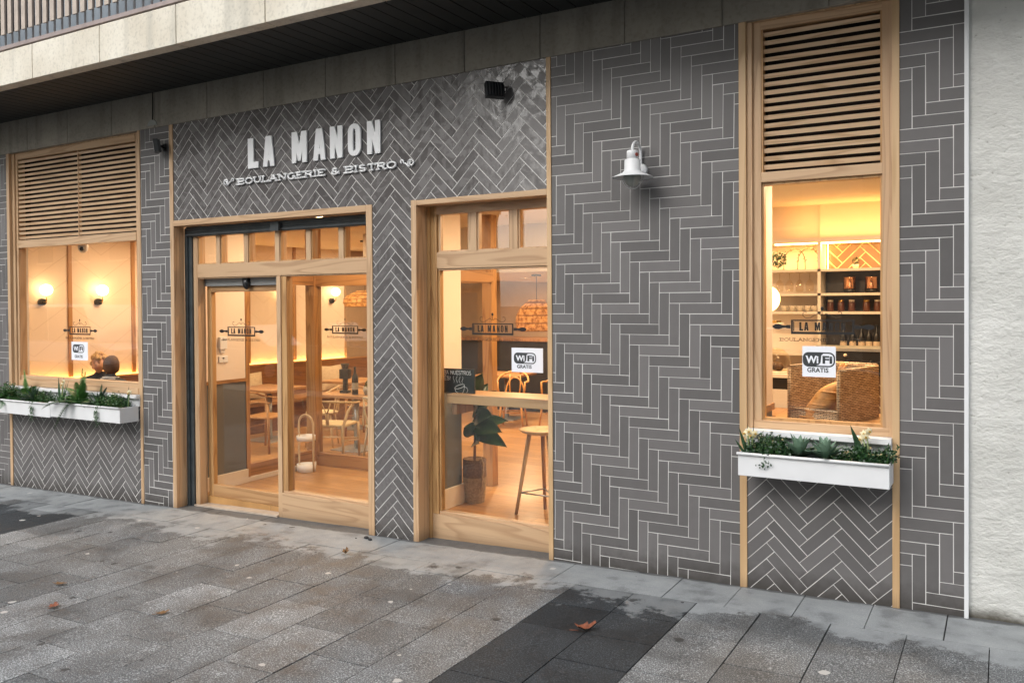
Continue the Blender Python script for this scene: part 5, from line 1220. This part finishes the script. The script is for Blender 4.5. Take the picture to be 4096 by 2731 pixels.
LET = [('L', -5.172, -5.062), ('A', -5.006, -4.886), ('M', -4.698, -4.548), ('A', -4.480, -4.360), ('N', -4.312, -4.195), ('O', -4.138, -4.022), ('N', -3.958, -3.842)]
for ch, a, b_ in LET:
    curve_mesh('letter', [[(a+x*(b_-a), 1.068+z*.232) for x, z in p] for p in gl(ch)], 'letterwhite', sg, .010, .003, y=-.010)
kx = 1.605/sum(SF(c)[0] for c in 'BOULANGERIE & BISTRO'); xx = -5.30
for wd_ in ('BOULANGERIE', ' ', '&', ' ', 'BISTRO'):
    ww = sum(SF(c)[0] for c in wd_)*kx
    if wd_ != ' ': mb = MB(); strokes(mb, wd_, xx, .951, .043, -.012, .0074, width=ww, n=6); mb.build('tagline_word', 'letterwhite', sg)
    xx += ww
def curl(mb, x, z, s, y, r, n=6):
    """big spiral outside, small loop inside, joined by an S"""
    big = [(x-s*.030+s*.030*(1-t/22)*math.cos(R(-60+t*32)), y, z-.004+.030*(1-t/22)*math.sin(R(-60+t*32))) for t in range(0, 17)]
    sm = [(x+s*.052+s*.017*(1-t/16)*math.cos(R(-150-t*32)), y, z+.010+.017*(1-t/16)*math.sin(R(-150-t*32))) for t in range(0, 11)]
    mb.tube(big, r, n); mb.tube([big[0], (x+s*.0, y, z-.022), (x+s*.016, y, z-.004), sm[0]], r, n); mb.tube(sm, r, n)
mb = MB(); curl(mb, -5.405, .982, 1, -.012, .0058); mb.build('flourish', 'letterwhite', sg)
mb = MB(); curl(mb, -3.600, .976, -1, -.012, .0058); mb.build('flourish', 'letterwhite', sg)

# ---------------------------------------------------------------- rolling pin decals on the glass
def decal(label, cx, cz, y, wd=.52, mat='blackmatt', tag_mat='blackmatt'):
    t_ = thing('window_decal', label, 'decal', (cx, y, cz), 'rolling pin decals on the cafe glass'); k = wd/.52
    B = lambda x0, x1, z0, z1: [(cx+x0*k, cz+z0*k), (cx+x1*k, cz+z0*k), (cx+x1*k, cz+z1*k), (cx+x0*k, cz+z1*k)]
    curve_mesh('roller_outline', [B(-.162, .162, -.040, .038), B(-.152, .152, -.027, .031)], mat, t_, .0012, 0, y=y)
    for s_ in (-1, 1):
        half = [(.164, .010), (.185, .009), (.19, .006), (.205, .007), (.225, .014), (.245, .013), (.258, .005), (.262, 0)]
        pl = [(cx+s_*px*k, cz+pz*k) for px, pz in half]+[(cx+s_*px*k, cz-pz*k) for px, pz in reversed(half[:-1])]
        if s_ < 0: pl = pl[::-1]
        curve_mesh('roller_handle', [pl], mat, t_, .0012, 0, y=y)
    curve_mesh('roller_end', [B(-.150, -.145, -.024, .028)], mat, t_, .0012, 0, y=y)
    lets = [('L', -.118, -.098), ('A', -.093, -.070), ('M', -.038, -.010), ('A', .0, .023), ('N', .034, .055), ('O', .065, .086), ('N', .096, .117)]
    sp_ = []
    for ch, a, b_ in lets:
        for p in gl(ch): sp_.append([(cx+(a+x*(b_-a))*k, cz+(-.021+z*.046)*k) for x, z in p])
    curve_mesh('lettering', sp_, mat, t_, .0012, 0, y=y)
    mb = MB(); strokes(mb, 'BOULANGERIE & BISTRO', cx-.222*k, cz-.078*k, .0155*k, y, .0014*k, width=.44*k, n=4)
    mb.build('tagline', tag_mat, t_)
    mb = MB()
    for s_ in (-1, 1):
        mb.tube([(cx+s_*px*k, y, cz+pz*k) for px, pz in ((.005, .060), (.02, .072), (.04, .062), (.06, .050), (.085, .048), (.10, .060), (.098, .078), (.085, .082), (.08, .076))], .0016*k, 4)
    mb.tube([(cx, y, cz+.058*k), (cx, y, cz+.085*k)], .0016*k, 4); mb.ball((cx, y, cz+.098*k), .008*k, .001, .011*k, 10, 0, 6); mb.build('ornament', mat, t_)
    return t_
decal('black rolling pin decal on the left window above its paper notice', -7.54, -.246, .0735, .525)
decal('black rolling pin decal on the glass of the sliding leaf', -5.56, -.236, .2435, .53)
decal('dim rolling pin decal on the inner partition behind the fixed door light', -5.71, -.271, 1.7135, .55)
decal('black rolling pin decal on the middle window', -3.022, -.187, .1635, .53)
decal('large black rolling pin decal on the right window over the bread bin', -.853, -.150, .0685, .53)

# ---------------------------------------------------------------- paper notices
def notice(label, x0, x1, z0, z1, y, lg, gt, tilt=0):
    t_ = thing('paper_notice', label, 'notice', (x0, y, z0), 'white paper notices on the windows'); W_, H_ = x1-x0, z1-z0
    mb = MB(); mb.box(x0, x1, y, y+.0008, z0, z1); mb.build('sheet', 'whitesheet', t_)
    X = lambda u: x0+u*W_; Z = lambda v: z0+v*H_
    a, b_, c, d_ = X(lg[0]), X(lg[1]), Z(lg[2]), Z(lg[3]); h = d_-c; r_ = h*.38
    def rr_(p, q, s, t, r):
        return arc(q-r, s+r, r, -90, 0, 5)+arc(q-r, t-r, r, 0, 90, 5)+arc(p+r, t-r, r, 90, 180, 5)+arc(p+r, s+r, r, 180, 270, 5)
    mid = a+(b_-a)*.555; e = h*.09
    inner = arc(b_-e-r_*.8, c+e+r_*.8, r_*.8, -90, 0, 5)+arc(b_-e-r_*.8, d_-e-r_*.8, r_*.8, 0, 90, 5)+[(mid+h*.18, d_-e), (mid+h*.05, d_-e-h*.12), (mid, c+e+h*.22), (mid-h*.12, c+e+h*.06), (mid-h*.3, c+e)]
    curve_mesh('logo', [rr_(a, b_, c, d_, r_), inner], 'logo_grey', t_, .0006, 0, y=y-.0006)
    lw = b_-a
    text_mesh('Wi', 'logo_text', 'whitesheet', t_, a+lw*.09, c+h*.24, lw*.40, h*.52, y-.0016, .0006, .035)
    text_mesh('Fi', 'logo_text', 'logo_grey', t_, mid+lw*.06, c+h*.24, lw*.30, h*.52, y-.0010, .0006, .035)
    text_mesh('GRATIS', 'caption', 'logo_grey', t_, X(gt[0]), Z(gt[2]), (gt[1]-gt[0])*W_, (gt[3]-gt[2])*H_, y-.0010, .0006, .02)
notice('small white wireless internet notice on the left window under the rolling pin decal', -7.675, -7.42, -.525, -.352, .0735, (.08, .78, .40, .86), (.2, .68, .12, .28))
notice('white wireless internet notice on the middle window beside the timber strip', -2.872, -2.632, -.474, -.311, .1635, (.075, .785, .35, .805), (.175, .645, .16, .305))
notice('white wireless internet notice on the right window in front of the bread bin', -.958, -.783, -.424, -.256, .0685, (.015, .98, .327, .806), (.15, .785, .15, .30))

# ---------------------------------------------------------------- lamps and floodlights on the facade
wl = thing('wall_lamp', 'white enamel barn lamp with swan neck on the wide grey tile panel', 'lamp', (-1.866, 0, .77))
lx, ly, lz = -1.866, -.15, .722
mb = MB(); mb.lathe([(.030, .150), (.032, .146), (.034, .106), (.030, .104), (.046, .096), (.048, .036), (.060, .022), (.116, -.002), (.118, -.007), (.114, -.004), (.058, .014), (.04, .03), (0, .03)], (lx, ly, lz), 36)
mb.lathe([(0, .152), (.026, .152), (.030, .150)], (lx, ly, lz), 36); mb.build('shade', 'white', wl)
mb = MB(); mb.tube([(lx, ly, lz+.145)]+[(lx, ly+.065-.065*math.cos(R(a)), lz+.155+.055*math.sin(R(a))) for a in range(0, 181, 15)]+[(lx, -.02, lz+.10), (lx, -.02, lz+.055)], .0085, 10); mb.build('swan_neck', 'white', wl)
mb = MB(); mb.tube([(lx, -.002, lz+.055), (lx, -.028, lz+.055)], [.040, .036], 24); mb.build('wall_mount', 'white', wl)
M['opal'] = plain('opal_glass', (.34, .36, .34), .15, var=.03)
mb = MB(); mb.lathe([(.048, .012), (.050, -.005), (.044, -.03), (.028, -.052), (0, -.062)], (lx, ly, lz), 24); mb.build('glass_bowl', 'opal', wl)
mb = MB()
for a0 in (0, 60, 120):
    mb.tube([(lx+.066*math.cos(R(b_))*math.cos(R(a0)), ly+.066*math.cos(R(b_))*math.sin(R(a0)), lz+.004-.076*math.sin(R(b_))) for b_ in range(0, 181, 15)], .0016, 5)
mb.build('wire_guard', 'steel', wl)
mb = MB(); mb.tube([(lx+.032, ly-.014, lz+.124), (lx+.036, ly-.016, lz+.124)], .011, 12)
M['redsticker'] = plain('red_sticker', (.30, .05, .03), .5); mb.build('sticker', 'redsticker', wl)
def flood(label, loc, rz, tilt):
    t_ = thing('floodlight', label, 'floodlight', None)
    hm = MB(); hm.box(-.062, .062, -.022, .018, -.052, .052)
    for k in range(6): hm.box(-.056+.0195*k, -.050+.0195*k, .018, .034, -.045, .045)
    hd = hm.build('housing', 'black', t_, bevel=.004)
    g_ = MB(); g_.box(-.036, .036, -.0245, -.0215, -.036, .036); gg = g_.build('lens', 'lensgrey', hd)
    hd.rotation_euler = (R(tilt), 0, rz)
    br = MB(); br.box(-.018, .018, .075, .085, -.03, .03); br.tube([(-.0, .08, 0), (0, .03, 0)], .009, 8); br.box(-.07, .07, .025, .04, -.008, .008); br.build('bracket', 'black', t_)
    t_.location = loc; return t_
M['lensgrey'] = plain('frosted_lens', (.42, .43, .44), .3)
flood('small black floodlight on the narrow tile panel left of the door', (-6.19, -.085, 1.335), R(-38), 8)
flood('black floodlight at the upper right of the white lettering', (-2.84, -.085, 1.365), R(-128), 12)
fp = MB(); fp.prism([(-6.39, 1.535)]+arc(-6.33, 1.535, .062, 180, 0, 8, .05)[0:]+[(-6.27, 1.535)], -.022, -.014); fp.build('plaster_patch', 'opal', bld)
fp = MB(); fp.tube([(-6.325, -.019, 1.58), (-6.32, -.019, 1.70), (-6.32, -.019, 1.815)], .004, 6); fp.build('conduit', 'dark', bld)

# ---------------------------------------------------------------- window boxes
M['soil'] = plain('potting_soil', (.02, .016, .012), .95, var=.4, scale=60, bmp=.8)
def planter(label, x0, x1, zb, zt_, y0=-.20):
    t_ = thing('window_box', label, 'planter', (x0, y0, zb), None)
    mb = MB(); mb.box(x0, x1, y0, y0+.006, zb, zt_-.004); mb.box(x0, x1, -.022, -.016, zb, zt_-.004); mb.box(x0, x0+.006, y0+.006, -.022, zb, zt_-.004); mb.box(x1-.006, x1, y0+.006, -.022, zb, zt_-.004); mb.box(x0+.006, x1-.006, y0+.006, -.022, zb, zb+.006)
    mb.build('trough', 'white', t_, bevel=.003)
    mb = MB(); mb.tube([(x0-.004, y0-.004, zt_-.008), (x1+.0, y0-.004, zt_-.008)], .011, 10, flat=.75); mb.build('rolled_lip', 'white', t_)
    mb = MB(); mb.box(x0+.006, x1-.006, y0+.006, -.022, zt_-.05, zt_-.03); mb.build('soil', 'soil', t_)
    return t_
planter('white metal window box under the right window with two agaves', -1.243, -.488, -.95, -.822)
planter('white window box under the left window, left half with ferns', -8.62, -7.585, -1.04, -.905)
planter('white window box under the left window, right half with its end panel showing', -7.58, -6.565, -1.027, -.888)
M['agave'] = plain('agave_leaf', (.15, .24, .17), .5, var=.22, scale=9)
M['agdark'] = plain('dark_agave', (.05, .10, .055), .5, var=.3, scale=14)
M['fern'] = plain('fern_green', (.05, .15, .03), .45, var=.35, scale=18)
M['fernlt'] = plain('light_fern', (.12, .26, .07), .45, var=.3, scale=18)
M['petal'] = plain('cream_petal', (.78, .70, .46), .6, var=.08); M['petaly'] = plain('yellow_throat', (.45, .28, .05), .6)
M['stemg'] = plain('pale_stem', (.22, .28, .12), .5, var=.2)
def agave(label, x, y, z, n, ln, wd, mat='agave', seed=0, group=None):
    t_ = thing('agave', label, 'plant', (x, y, z), group); rr = random.Random(seed); mb = MB()
    for k in range(n):
        a = k*2.399+rr.uniform(-.2, .2); el = R(18+62*k/n+rr.uniform(-6, 6)); l_ = ln*(1-.25*k/n)*rr.uniform(.85, 1.1)
        d_ = Vector((math.cos(a)*math.cos(el), math.sin(a)*math.cos(el), math.sin(el))); side = d_.cross(Vector((0, 0, 1))).normalized(); nr = side.cross(d_); o = len(mb.v); q = 8
        for i in range(q+1):
            s_ = i/q; w_ = wd*(.55+.9*s_ if s_ < .45 else max(.0, .955*(1-(s_-.45)/.55)**.8)); c = Vector((x, y, z))+d_*l_*s_+Vector((0, 0, 1))*(-.22*l_*s_*s_*math.cos(el))
            for e in (-1, 0, 1): mb.v.append(tuple(c+side*w_*e+nr*(.35*w_*abs(e)-.012*(1-s_)*(e == 0))))
        for i in range(q):
            for j in range(2): a_ = o+i*3+j; mb.f.append([a_, a_+1, a_+4, a_+3]); mb.m.append(0); mb.tone.append(.5); mb.sm.append(True)
    mb.build('leaves', mat, t_); return t_
def bush(label, x0, x1, y0, y1, z, h, n, seed, mat='leafdark', hang=None, cat='plant', nm='creeping_plant', size=.0125, group=None):
    t_ = thing(nm, label, cat, ((x0+x1)/2, (y0+y1)/2, z), group); rr = random.Random(seed); mb = MB(); st_ = MB()
    for k in range(n):
        bx, by = rr.uniform(x0, x1), rr.uniform(y0, y1); u = (bx-x0)/(x1-x0)
        env = h*(.45+.55*math.sin(math.pi*u)**.7)*rr.uniform(.35, 1.1)
        tip = Vector((bx+rr.gauss(0, .02), by+rr.gauss(0, .02), z+env)); base = Vector((bx, by, z)); st_.tube([base, (base+tip)/2+Vector((rr.gauss(0, .006), rr.gauss(0, .006), 0)), tip], .0011, 4, cap=False)
        for j in range(9):
            s_ = .2+.8*j/8; p = base.lerp(tip, s_)+Vector((rr.gauss(0, .006),)*1+(rr.gauss(0, .006), rr.gauss(0, .004)))
            a = Vector((rr.gauss(0, 1), rr.gauss(0, 1), rr.gauss(0, .7))).normalized()*size*rr.uniform(.7, 1.3); b_ = a.cross(Vector((rr.gauss(0, 1), rr.gauss(0, 1), 1))).normalized()*size*.55
            mb.add([p-a*.4, p+b_, p+a, p-b_], [[0, 1, 2, 3]])
    if hang:
        for (hx, hz) in hang:
            pts = [Vector((hx, y0+.01, z)), Vector((hx+.01, -.212, z+.03))]; zz = z
            while zz > hz: zz -= .02; pts.append(Vector((hx+rr.gauss(0, .008), -.218+rr.gauss(0, .003), zz)))
            st_.tube(pts, .0011, 4, cap=False)
            for p0 in pts[1:]:
                for j in range(9):
                    p = p0+Vector((rr.gauss(0, .017), rr.gauss(0, .004), rr.gauss(0, .009))); a = Vector((rr.gauss(0, 1), rr.gauss(0, .6), rr.gauss(0, 1))).normalized()*size*rr.uniform(.6, 1.0); b_ = a.cross(Vector((0, 1, .3))).normalized()*size*.5
                    mb.add([p-a*.4, p+b_, p+a, p-b_], [[0, 1, 2, 3]])
    mb.build('foliage', mat, t_); st_.build('stems', 'fern', t_); return t_
def frond(mb, p0, d_, ln, droop, lw, n=26):
    d_ = Vector(d_).normalized(); side = d_.cross(Vector((0, 0, 1)))
    if side.length < .2: side = Vector((1, 0, 0))
    side.normalize(); pts = []
    for i in range(n+1):
        s_ = i/n; pts.append(Vector(p0)+d_*ln*s_+Vector((0, 0, -1))*droop*ln*s_*s_)
    mb.tube(pts, [.0022*(1-.8*i/n) for i in range(n+1)], 4, cap=False)
    for i in range(2, n):
        s_ = i/n; w_ = lw*math.sin(math.pi*(.12+.86*s_))**.8; t_ = (pts[i+1]-pts[i-1]).normalized() if i < n else d_
        for e in (-1, 1):
            a = (side*e+t_*.35).normalized()*w_; b_ = t_*ln/n*.42; p = pts[i]; up_ = Vector((0, 0, .12*w_))
            mb.add([p-b_, p+a*.6-b_*.6+up_, p+a, p+a*.6+b_*.8+up_, p+b_], [[0, 1, 2, 3, 4]])
def fern(label, x, y, z, fr, mat='fern', group=None):
    fr = [(a, b, c, d*1.15, e, f*1.7) for a, b, c, d, e, f in fr]+[(a*.8+.25, b-.15, c*.9, d*.95, e+.1, f*1.6) for a, b, c, d, e, f in fr[:6]]
    t_ = thing('fern', label, 'plant', (x, y, z), group); mb = MB()
    for (dx, dy, dz, ln, dr, lw) in fr: frond(mb, (x, y, z), (dx, dy, dz), ln, dr, lw)
    mb.build('fronds', mat, t_); return t_
def flowers(label, x, y, z, stems, leaves, seed=0, group=None):
    t_ = thing('flowering_bulb', label, 'flower', (x, y, z), group); rr = random.Random(seed)
    for (dx, dy, h, face) in stems:
        mb = MB(); tip = Vector((x+dx, y+dy, z+h)); mb.tube([(x+dx*.2, y, z-.02), (x+dx*.7, y+dy*.5, z+h*.6), tip], [.0065, .005, .0035], 7); mb.build('stem', 'stemg', t_)
        for j in range(2):
            c = tip+Vector((.022*(j*2-1)*.6, -.012*j, .016*(j-.5))); f = Vector((face+.5*(j-.5), -1, .15-.3*j)).normalized(); u_ = f.cross(Vector((0, 0, 1))).normalized(); v_ = u_.cross(f); pm = MB()
            for k in range(6):
                a = k*math.pi/3+.3; r_ = (u_*math.cos(a)+v_*math.sin(a)); s2 = (-u_*math.sin(a)+v_*math.cos(a)); l_ = .024*rr.uniform(.85, 1.15)
                pm.add([c, c+r_*l_*.45+s2*.0085-f*.003, c+r_*l_-f*.006, c+r_*l_*.45-s2*.0085-f*.003], [[0, 1, 2, 3]], smooth=True)
            pm.build('petals', 'petal', t_); q = MB(); q.tube([c, c+f*.012], [.004, .0062], 8); q.build('trumpet', 'petaly', t_)
    lf_ = MB()
    for (dx, dy, h, wd) in leaves: bigleaf(lf_, (x+dx*.2, y, z-.02), (dx, dy, h), (0, -1, .1), (dx*dx+dy*dy+h*h)**.5+.02, wd, .0)
    lf_.build('leaves', 'leafdark', t_); return t_
Yp = -.11; Z3 = -.848
agave('pale blue-green agave left of its twin in the right window box', -.94, Yp, Z3+.012, 22, .165, .026, seed=1, group='agaves in the right window box')
agave('pale blue-green agave right of its twin in the right window box', -.805, Yp-.01, Z3+.012, 24, .155, .024, seed=2, group='agaves in the right window box')
bush('dark small-leaved creeper in the left part of the right window box', -1.21, -.99, -.17, -.05, Z3, .12, 170, 11, hang=[(-1.11, -.875)])
bush('dark small-leaved creeper between the agaves and the right flowers', -.745, -.50, -.17, -.05, Z3, .095, 170, 12)
bush('thin sprig leaning out at the right corner of the right window box', -.53, -.46, -.16, -.08, Z3+.02, .10, 18, 13, nm='leafy_sprig')
flowers('cream flowers on pale stems at the left end of the right window box', -1.195, -.13, Z3, [(-.012, -.01, .125, -.3), (.018, -.005, .115, .4)], [(-.045, 0, .15, .010), (-.012, .01, .17, .008), (.012, .02, .16, .007), (-.055, -.02, .09, .008)], 1)
flowers('cream flowers beside a tall dark leaf at the right end of the right window box', -.585, -.12, Z3, [(-.035, 0, .135, .1), (-.018, .0, .165, .3)], [(-.075, 0, .20, .017), (-.06, .01, .10, .016)], 2)
# left window box
bush('leafy green foliage filling the far left of the left window box', -8.58, -8.28, -.17, -.05, ZL if False else -.935, .17, 150, 21, 'leaf')
ZL, ZR = -.935, -.918
fern('broad dark green fern spilling over the left edge of the picture', -8.40, Yp, ZL, [(-.5, -.2, .6, .20, .6, .035), (.3, -.2, .8, .19, .5, .035), (.9, -.3, .5, .20, .6, .035), (-.1, -.5, .8, .18, .7, .03), (.6, .1, .9, .19, .5, .035), (-.9, -.1, .5, .2, .5, .035), (.1, .2, 1, .2, .3, .03), (1, -.1, .7, .22, .6, .035), (.4, -.6, .4, .17, .8, .03)], 'leaf')
fern('upright light green fern behind the broad dark fern', -8.17, -.07, ZL, [(-.15, .0, 1, .29, .05, .022), (.5, 0, 1, .25, .35, .03), (.9, -.1, .8, .24, .45, .032), (.3, -.3, .9, .22, .35, .03)], 'fernlt')
agave('spiky dark agave in the left half of the left window box', -7.95, -.13, ZL+.02, 20, .20, .019, 'agdark', 3)
bush('low leafy creeper with a sprig hanging over the left window box', -8.05, -7.70, -.17, -.05, ZL, .12, 150, 14, 'leaf', hang=[(-7.86, -1.06), (-7.84, -1.0)])
flowers('cream flowers between dark leaves in the middle of the left window box', -7.56, -.11, ZR, [(.03, 0, .17, .2), (.05, 0, .20, -.2)], [(-.02, 0, .24, .020), (.03, .01, .25, .014), (.10, .0, .22, .010), (.07, .0, .20, .010), (-.05, 0, .10, .014)], 3)
fern('big fern with upright and drooping fronds in the right half of the left window box', -7.24, -.12, ZR, [(.02, .05, 1, .30, .0, .026), (.16, .05, 1, .29, .05, .028), (-.25, .0, 1, .24, .2, .03), (-.7, 0, .9, .30, .35, .03), (-.9, -.1, .75, .30, .5, .03), (.35, .0, .9, .2, .4, .03)], 'fern')
fern('dark fern frond lying over the rim of the left window box', -7.17, -.16, ZR+.02, [(-1, -.25, .35, .40, .42, .03), (-.75, -.25, .5, .30, 1.25, .026), (.6, -.1, .6, .16, .6, .026)], 'leaf')
bush('fine ground foliage under the big fern of the left window box', -7.50, -7.15, -.17, -.05, ZR, .11, 130, 15, 'fern')
agave('small spiky agave right of the big fern', -6.98, -.12, ZR+.02, 18, .17, .016, 'agdark', 5)
bush('dark bushy creeper in the right end of the left window box with a hanging sprig', -6.95, -6.62, -.17, -.05, ZR, .13, 200, 16, 'leaf', hang=[(-6.86, -1.05), (-6.88, -.99)])
flowers('cream flowers on one stem at the right end of the left window box', -6.60, -.10, ZR, [(.03, 0, .145, .3)], [(-.03, 0, .10, .014), (.02, .0, .20, .016)], 4)
fern('short bristly fern sprig behind the small spiky agave', -7.06, -.06, ZR, [(.5, 0, 1, .22, .2, .016), (.2, 0, 1, .2, .1, .016), (.9, 0, .8, .2, .3, .016)], 'leafdark')
# ---------------------------------------------------------------- the other side of the street (seen mirrored in the glass and the glazed tiles)
M['plaster2'] = plain('ochre_plaster', (.30, .25, .19), .85, var=.12, scale=.5)
M['brick2'] = plain('grey_render', (.22, .21, .20), .85, var=.12, scale=.5)
M['winglass'] = plain('dark_window_glass', (.03, .035, .04), .12)
def house(label, x0, x1, y, h, mat, storeys):
    t_ = thing('town_house', label, 'building', ((x0+x1)/2, y, -2.1), 'houses across the street')
    mb = MB(); mb.box(x0, x1, y-9, y, -2.15, h); mb.build('walls', mat, t_)
    mb = MB(); mb.box(x0-.3, x1+.3, y-9.3, y+.35, h, h+.35); mb.build('cornice', 'fascia', t_)
    n = max(2, int((x1-x0)/3.2)); fh = (h+2.1)/storeys
    for s_ in range(storeys):
        for k in range(n):
            cx_ = x0+(x1-x0)*(k+.5)/n; z0 = -2.1+fh*s_+(.15 if s_ == 0 else .9)
            mb = MB(); mb.box(cx_-.75, cx_+.75, y-.02, y+.04, z0, z0+(2.3 if s_ == 0 else 1.6)); f_ = mb.build('window', 'winglass', t_)
            mb = MB(); mb.box(cx_-.85, cx_+.85, y-.02, y+.12, z0-.1, z0); mb.build('sill', 'fascia', f_)
house('unseen ochre plastered house across the street, left of the gap, blocking low sky', -60, -23, -24, 12.5, 'plaster2', 4)  # unseen; placed to block low sky and darken the reflections in tiles and glass
house('unseen grey rendered house across the street, right of the gap, blocking low sky', -11.5, 22, -24, 12.5, 'brick2', 4)  # unseen sky blocker too; the gap leaves bright sky for the glossy tiles
def car(label, body, x, y, ln, h, wd, roof, hood, rz):
    """side profile along x, nose at +x"""
    t_ = thing('parked_car', label, 'car', None, 'cars parked along the far kerb'); w2_ = wd/2
    pf = [(-ln/2, .28), (ln/2-.05, .28), (ln/2, .5), (ln/2-.08, .72), (hood, .86), (-ln/2+.12, .9), (-ln/2, .7)]
    mb = MB(); mb.prism(pf, -w2_, w2_); mb.build('body', body, t_, bevel=.06)
    cab = [(-ln/2+.15, .86), (hood, .84), (roof[1], h), (roof[0], h+.01)]
    mb = MB(); mb.prism(cab, -w2_+.12, w2_-.12); mb.build('cabin', body, t_, bevel=.08)
    mid = (roof[0]+roof[1])/2
    for s_ in (-1, 1):
        for a, b_ in ((-ln/2+.35, mid-.04), (mid+.04, hood-.25)):
            lo, hi = (a, b_), (max(a, roof[0]+.02), min(b_, roof[1]-.02))
            mb = MB(); yy = s_*(w2_-.115); mb.prism([(lo[0], .92), (lo[1], .92), (hi[1], h-.09), (hi[0], h-.09)], min(yy, yy+s_*.02), max(yy, yy+s_*.02)); mb.build('side_window', 'winglass', t_)
        for wx_ in (-ln/2+.75, ln/2-.75):
            mb = MB(); mb.tube([(wx_, s_*(w2_-.18), .31), (wx_, s_*(w2_+.01), .31)], .31, 20); tw = mb.build('wheel', 'black', t_)
            mb = MB(); mb.tube([(wx_, s_*(w2_+.005), .31), (wx_, s_*(w2_+.02), .31)], .19, 16); mb.build('rim', 'steel', tw)
        mb = MB(); mb.box(ln/2-.12, ln/2-.01, s_*(w2_-.25)-.15, s_*(w2_-.25)+.15, .56, .68); mb.build('headlight', 'lensgrey', t_, bevel=.02)
        mb = MB(); mb.box(-ln/2-.005, -ln/2+.06, s_*(w2_-.18)-.12, s_*(w2_-.18)+.12, .6, .8); mb.build('tail_light', 'redsticker', t_, bevel=.02)
    place(t_, (x, y, -2.0), rz)
M['carwhite'] = plain('white_car_paint', (.72, .72, .72), .2, var=.02, coat=.5); M['carblack'] = plain('black_car_paint', (.012, .013, .015), .15, var=.02, coat=.8)
M['carsilver'] = plain('grey_car_paint', (.06, .065, .07), .25, metal=.3, var=.02, coat=.5)
car('black hatchback parked across the street, mirrored in the right window', 'carblack', -3.4, -11.0, 4.2, 1.5, 1.75, (-1.3, .35), 1.2, 0)
car('white van parked across the street, mirrored in the left window', 'carwhite', -24.5, -11.0, 5.2, 2.0, 1.9, (-2.3, 1.2), 1.9, 0)
car('grey saloon parked across the street, mirrored in the entrance', 'carsilver', -17.5, -11.0, 4.4, 1.42, 1.75, (-1.1, .4), 1.25, 0)
# a street tree in the gap between the houses
tr = thing('street_tree', 'sparse street tree in the gap between the houses across the street', 'tree', (-13.5, -17, -2.1))
rr = random.Random(9); mb = MB(); tips = []
mb.tube([(-13.5, -17, -2.1), (-13.45, -17, .5), (-13.5, -17, 2.4)], [.18, .14, .11], 10)
for k in range(9):
    a = rr.uniform(0, 6.28); b0 = Vector((-13.5, -17, 1.6+.15*k)); b1 = b0+Vector((math.cos(a)*1.0, math.sin(a)*1.0, 1.0)); b2 = b1+Vector((math.cos(a)*.8+rr.gauss(0, .3), math.sin(a)*.8+rr.gauss(0, .3), .9))
    mb.tube([b0, b1, b2], [.06, .035, .012], 6); tips += [b1, b2, (b1+b2)/2]
    for q in range(3):
        c_2 = b1.lerp(b2, rr.random()); e2 = c_2+Vector((rr.gauss(0, .5), rr.gauss(0, .5), rr.uniform(.2, .8))); mb.tube([c_2, e2], [.015, .005], 5); tips.append(e2)
mb.build('trunk', 'walnut', tr); mb = MB()
for k in range(1500):
    p = rr.choice(tips)+Vector((rr.gauss(0, .28), rr.gauss(0, .28), rr.gauss(0, .25))); a = Vector((rr.gauss(0, 1), rr.gauss(0, 1), rr.gauss(0, 1))).normalized()*.06; b_ = a.cross(Vector((rr.gauss(0, 1), rr.gauss(0, 1), rr.gauss(0, 1)))).normalized()*.035
    mb.add([p-a, p+b_, p+a, p-b_], [[0, 1, 2, 3]])
mb.build('crown', 'leaf_brown', tr)
# ---------------------------------------------------------------- lift everything onto the real ground level
for o in list(S.objects):
    if o.parent is None: o.location.z += EYE
